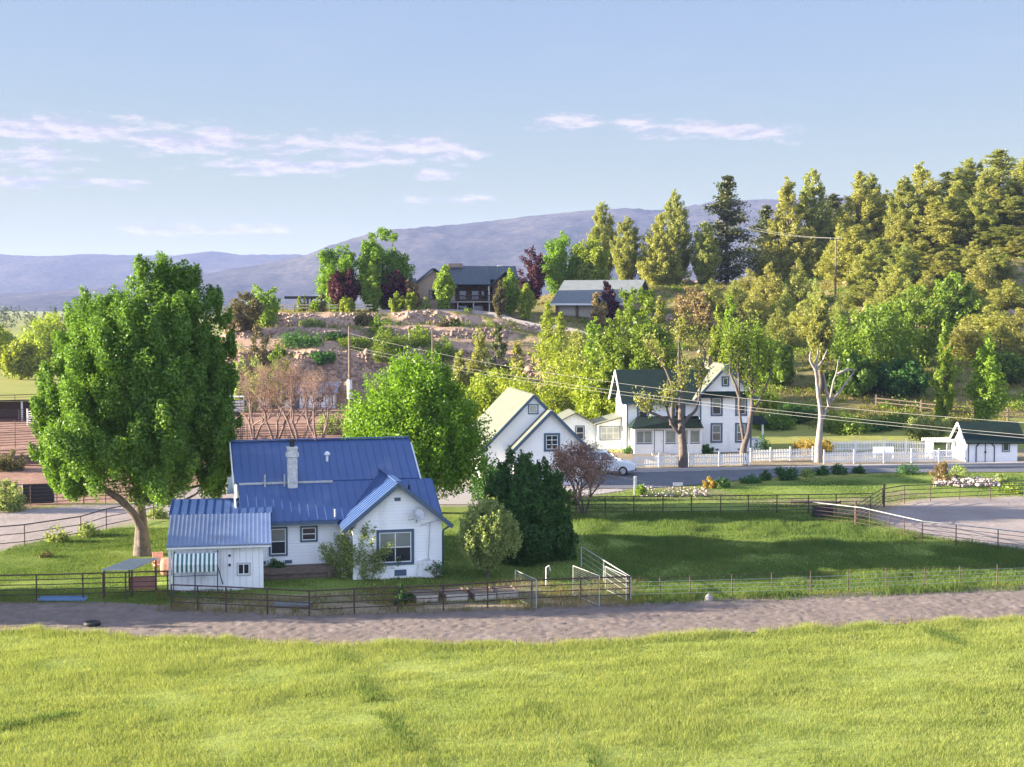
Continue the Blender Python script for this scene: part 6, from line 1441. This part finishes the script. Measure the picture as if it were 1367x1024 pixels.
for s in (-1, 1):
    MB().box(4.45, 4.68, s * .74 - .15, s * .74 + .15, .68, .82).build('headlight', M['lamp'], car)
    MB().box(2.9, 3.05, s * 1.0 - .1, s * 1.0 + .1, 1.1, 1.24).build('mirror', M['carwhite'], car)
MB().box(4.62, 4.73, -.75, .75, .36, .5).build('bumper', M['trim'], car)

# ---------------------------------------------------------------- things about the yard and pens
def lying(name, label, cat, px, py, rz=0): return thing(name, label, cat, (*G(px, py), 0), rz)
t = lying('metal_ramp', 'flat blue painted metal ramp lying on the dirt before the left fence', 'ramp', 50, 803, R(2))
MB().box(0, 2.15, 0, .42, .02, .1).build('plate', M['bluepaint'], t)
for y in (-.03, .42): MB().box(0, 2.15, y, y + .03, .02, .16).build('edge_rail', M['bluepaint'], t)
t = lying('animal_shelter', 'small animal shelter with sloping grey sheet roof between largest tree and small shed', 'shelter', 138, 797, R(3))
MB().hexa([(-.05, -.1, 1.25), (.9, 1.3, 1.5), (2.35, 1.25, 1.55), (1.4, -.25, 1.3)], (0, 0, .05)).build('roof', M['galv'], t)
MB().hexa([(-.15, -.1, 1.25), (.75, 2.2, 1.38), (2.05, 2.2, 1.95), (1.2, -.1, 1.85)], (0, 0, .03)) if 0 else None
for x, y, z in ((.05, .0, 1.25), (1.35, -.12, 1.3), (.95, 1.2, 1.5), (2.2, 1.15, 1.55)): MB().tube((x, y, 0), (x, y, z), .04).build('post', M['pipe'], t)
MB().box(.9, 2.2, 1.22, 1.28, .1, .7).build('back_board', M['terracotta'], t)
t = lying('patio_chair', 'faded terracotta garden chair beside the left wall of the small shed', 'chair', 214, 765, R(30))
MB().box(-.3, .3, -.28, .3, .38, .46).build('seat', M['terracotta'], t); MB().hexa([(-.3, .28, .46), (.3, .28, .46), (.26, .45, 1.0), (-.26, .45, 1.0)], (0, .05, 0)).build('backrest', M['terracotta'], t)
for x in (-.25, .25):
    MB().box(x - .05, x + .05, -.25, .25, .62, .68).build('armrest', M['terracotta'], t)
    for y in (-.24, .26): MB().tube((x, y, 0), (x, y, .62 if y < 0 else .4), .035).build('leg', M['terracotta'], t)
t = lying('barrel', 'terracotta coloured barrel standing at the shed corner behind the garden chair', 'barrel', 222, 768); MB().lathe([(.24, 0), (.29, .2), (.3, .42), (.29, .65), (.24, .85), (.22, .86)], n=16).build('drum', M['terracotta'], t, smooth=True); MB().lathe([(.3, .2), (.31, .22), (.31, .25), (.3, .27)], n=16).build('hoop', M['pipe'], t)
t = lying('water_tank', 'white tapered plastic tank standing against the gable wall of the farmhouse', 'tank', 569, 770)
tb = MB(); tb.add([(-.48, -.35, 0), (.48, -.35, 0), (.48, .35, 0), (-.48, .35, 0), (-.4, -.28, .85), (.4, -.28, .85), (.4, .28, .85), (-.4, .28, .85)], [(3, 2, 1, 0), (4, 5, 6, 7), (0, 1, 5, 4), (1, 2, 6, 5), (2, 3, 7, 6), (3, 0, 4, 7)]); tb.build('tub', M['steelwhite'], t, bevel=.07)
MB().lathe([(.2, .86), (.2, .9), (.05, .93)], n=12).build('lid', M['steelwhite'], t)
t = lying('garden_urn', 'small white urn on the lawn before the farmhouse deck', 'urn', 459, 771); MB().lathe([(.16, 0), (.16, .05), (.06, .12), (.08, .22), (.18, .34), (.2, .46), (.16, .5)], n=14).build('bowl', M['white'], t, smooth=True); MB().lathe([(.02, .48), (.14, .5), (.15, .58), (.08, .68), (.02, .7)], n=12).build('finial', M['white'], t, smooth=True)
def mesh_gate(label, p0, p1, h):
    a, c = G(*p0), G(*p1); t = thing('mesh_panel', label, 'panel', (*a, 0)); dx, dy = c[0] - a[0], c[1] - a[1]
    f = MB().tube((0, 0, -.05), (0, 0, h), .02).tube((dx, dy, -.05), (dx, dy, h), .02).tube((0, 0, h), (dx, dy, h), .018).tube((0, 0, .06), (dx, dy, .06), .018); f.build('frame', M['galv'], t)
    w_ = MB(); L_ = math.hypot(dx, dy)
    for k in range(1, int(L_ / .09)): u = k * .09 / L_; w_.bar((dx * u, dy * u, .06), (dx * u, dy * u, h), .004, .004)
    for k in range(1, int(h / .09)): w_.bar((0, 0, .06 + k * .09), (dx, dy, .06 + k * .09), .004, .004)
    w_.build('wire_mesh', M['mesh'], t)
mesh_gate('white framed wire mesh panel left in the vegetable garden', (688, 800), (716, 814), 1.35); mesh_gate('white framed wire mesh panel right in the vegetable garden', (765, 795), (800, 810), 1.4); mesh_gate('rusty weathered mesh panel in the right corner of vegetable garden', (808, 788), (836, 802), 1.15)
t = lying('standpipe', 'bent white water standpipe between the two white mesh panels', 'standpipe', 729, 784); MB().tube((0, 0, 0), (0, 0, .95), .03).tube((0, 0, .95), (.15, 0, 1.05), .03).tube((.15, 0, 1.05), (.2, 0, .8), .03).build('pipe', M['steelwhite'], t); MB().box(.02, .14, -.05, .05, .5, .58).build('valve', M['dark'], t)
for i, (px, py, lb) in enumerate([(556, 805, 'pale plank raised garden bed, leftmost of four'), (596, 803, 'pale plank raised garden bed, second from left'), (634, 802, 'pale plank raised garden bed, third from left'), (664, 800, 'pale plank raised garden bed, rightmost of four')]):
    t = lying('raised_bed', lb, 'garden bed', px, py, R(14)); t['group'] = 'raised garden beds'
    MB().box(0, 1.0, 0, .05, 0, .3).build('end_board', M['paleboard'], t); MB().box(0, 1.0, 1.55, 1.6, 0, .3).build('end_board', M['wood'], t); MB().box(-.05, 0, 0, 1.6, 0, .31).build('side_board', M['wood'], t); MB().box(1.0, 1.05, 0, 1.6, 0, .31).build('side_board', M['wood'], t); MB().box(.0, 1.0, .05, 1.55, 0, .26).build('earth', M['wood'], t)
t = lying('gate_post', 'slim white gate post with a chain at the driveway mouth', 'post', 848, 661); MB().box(-.09, .09, -.09, .09, 0, 1.35).build('shaft', M['steelwhite'], t)
V, Fq = tubes([(np.array([Q(848, 641, G(848, 661)[1]), Q(825, 637, G(848, 661)[1] - 1), Q(803, 632.5, G(848, 661)[1] - 2)]) - np.array([*G(848, 661), 0]), np.full(3, .035))], 6); mesh_np('chain', V, Fq, M['wire'], t)
V, Fq = tubes([(np.array([Q(848, 641, G(848, 661)[1]), Q(866, 644, G(848, 661)[1] + .5), Q(882, 647.5, G(848, 661)[1] + 1)]) - np.array([*G(848, 661), 0]), np.full(3, .03))], 6); mesh_np('chain', V, Fq, M['wire'], t)
t = lying('water_trough', 'dark square water trough at the corner of the pasture fence', 'trough', 1086, 691, R(-5)); MB().box(0, 1.25, 0, .06, 0, .68).box(0, 1.25, .74, .8, 0, .68).box(0, .06, .06, .74, 0, .68).box(1.19, 1.25, .06, .74, 0, .68).build('tub', M['dark'], t); MB().box(.06, 1.19, .06, .74, 0, .55).build('water', M['glass'], t)
t = lying('log', 'weathered log lying on the pale path before the pasture fence', 'log', 1055, 672); MB().tube((0, 0, .12), (3.4, -.3, .12), .12, .09).build('trunk', M['wood'], t); MB().tube((3.0, -.27, .12), (3.3, -.6, .3), .05).build('branch_stub', M['wood'], t)
t = lying('sign', 'small low white sign on two stakes beside the stony path', 'sign', 905, 655); MB().box(-.35, .35, -.02, .02, .35, .6).build('board', M['steelwhite'], t)
for x in (-.3, .3): MB().box(x - .03, x + .03, .022, .06, 0, .6).build('stake', M['wood'], t)
t = lying('garden_bench', 'white garden bench behind the road picket fence right of the pale dead tree', 'bench', 1180, 611, R(-4)); MB().box(-.9, .9, -.2, .25, .4, .46).build('seat', M['white'], t); MB().box(-.9, .9, .25, .3, .5, .95).build('backrest', M['white'], t)
for x in (-.8, .8): MB().box(x - .05, x + .05, -.18, .25, 0, .4).build('leg', M['white'], t)
t = lying('tyre', 'black rubber tyre lying flat on the dirt track at the left', 'tyre', 123, 835); MB().lathe([(.2, .02), (.33, 0), (.36, .08), (.33, .17), (.2, .15), (.17, .08)], n=20).build('tread', M['rubber'], t, smooth=True)
t = lying('boulder', 'pale boulder in the grass edge above the dirt track, middle of the wire fence', 'rock', 946, 803)
rocks('boulder', np.array([[0, 0, .12]]), np.array([.2]), np.random.default_rng(4), M['concrete'])
o_ = bpy.data.objects['boulder.001'] if 'boulder.001' in bpy.data.objects else None
if o_:
    o_.parent = t; o_.name = 'stone'
    del o_['kind']
b_ = Q(546, HOR, 195); t = thing('marker_post', 'small white post on a white slab high on the rocky terraces', 'post', (b_[0], 195, hz(b_[0], 195)))
MB().box(-.9, .9, -.3, .3, -.3, .25).build('slab', M['steelwhite'], t); MB().tube((0, 0, .2), (0, 0, 2.0), .06).build('shaft', M['steelwhite'], t)
t = lying('pond', None, None, 0, 0); bpy.data.objects.remove(t)
tag(sheet('pond', g([(-60, 510), (-60, 500), (-10, 498), (12, 500), (22, 503), (10, 507)]), 1.5, flat(.05), surf('pond_water', (.3, .35, .42), (.25, .3, .38), 1, .05, spec=1)), kind='structure')
t = lying('tarpaulin', 'grey board lying flat on the soil behind the front pipe fence', 'board', 363, 812, R(3)); MB().box(0, 1.7, 0, .9, .03, .12).build('sheet', M['hroof2'], t)
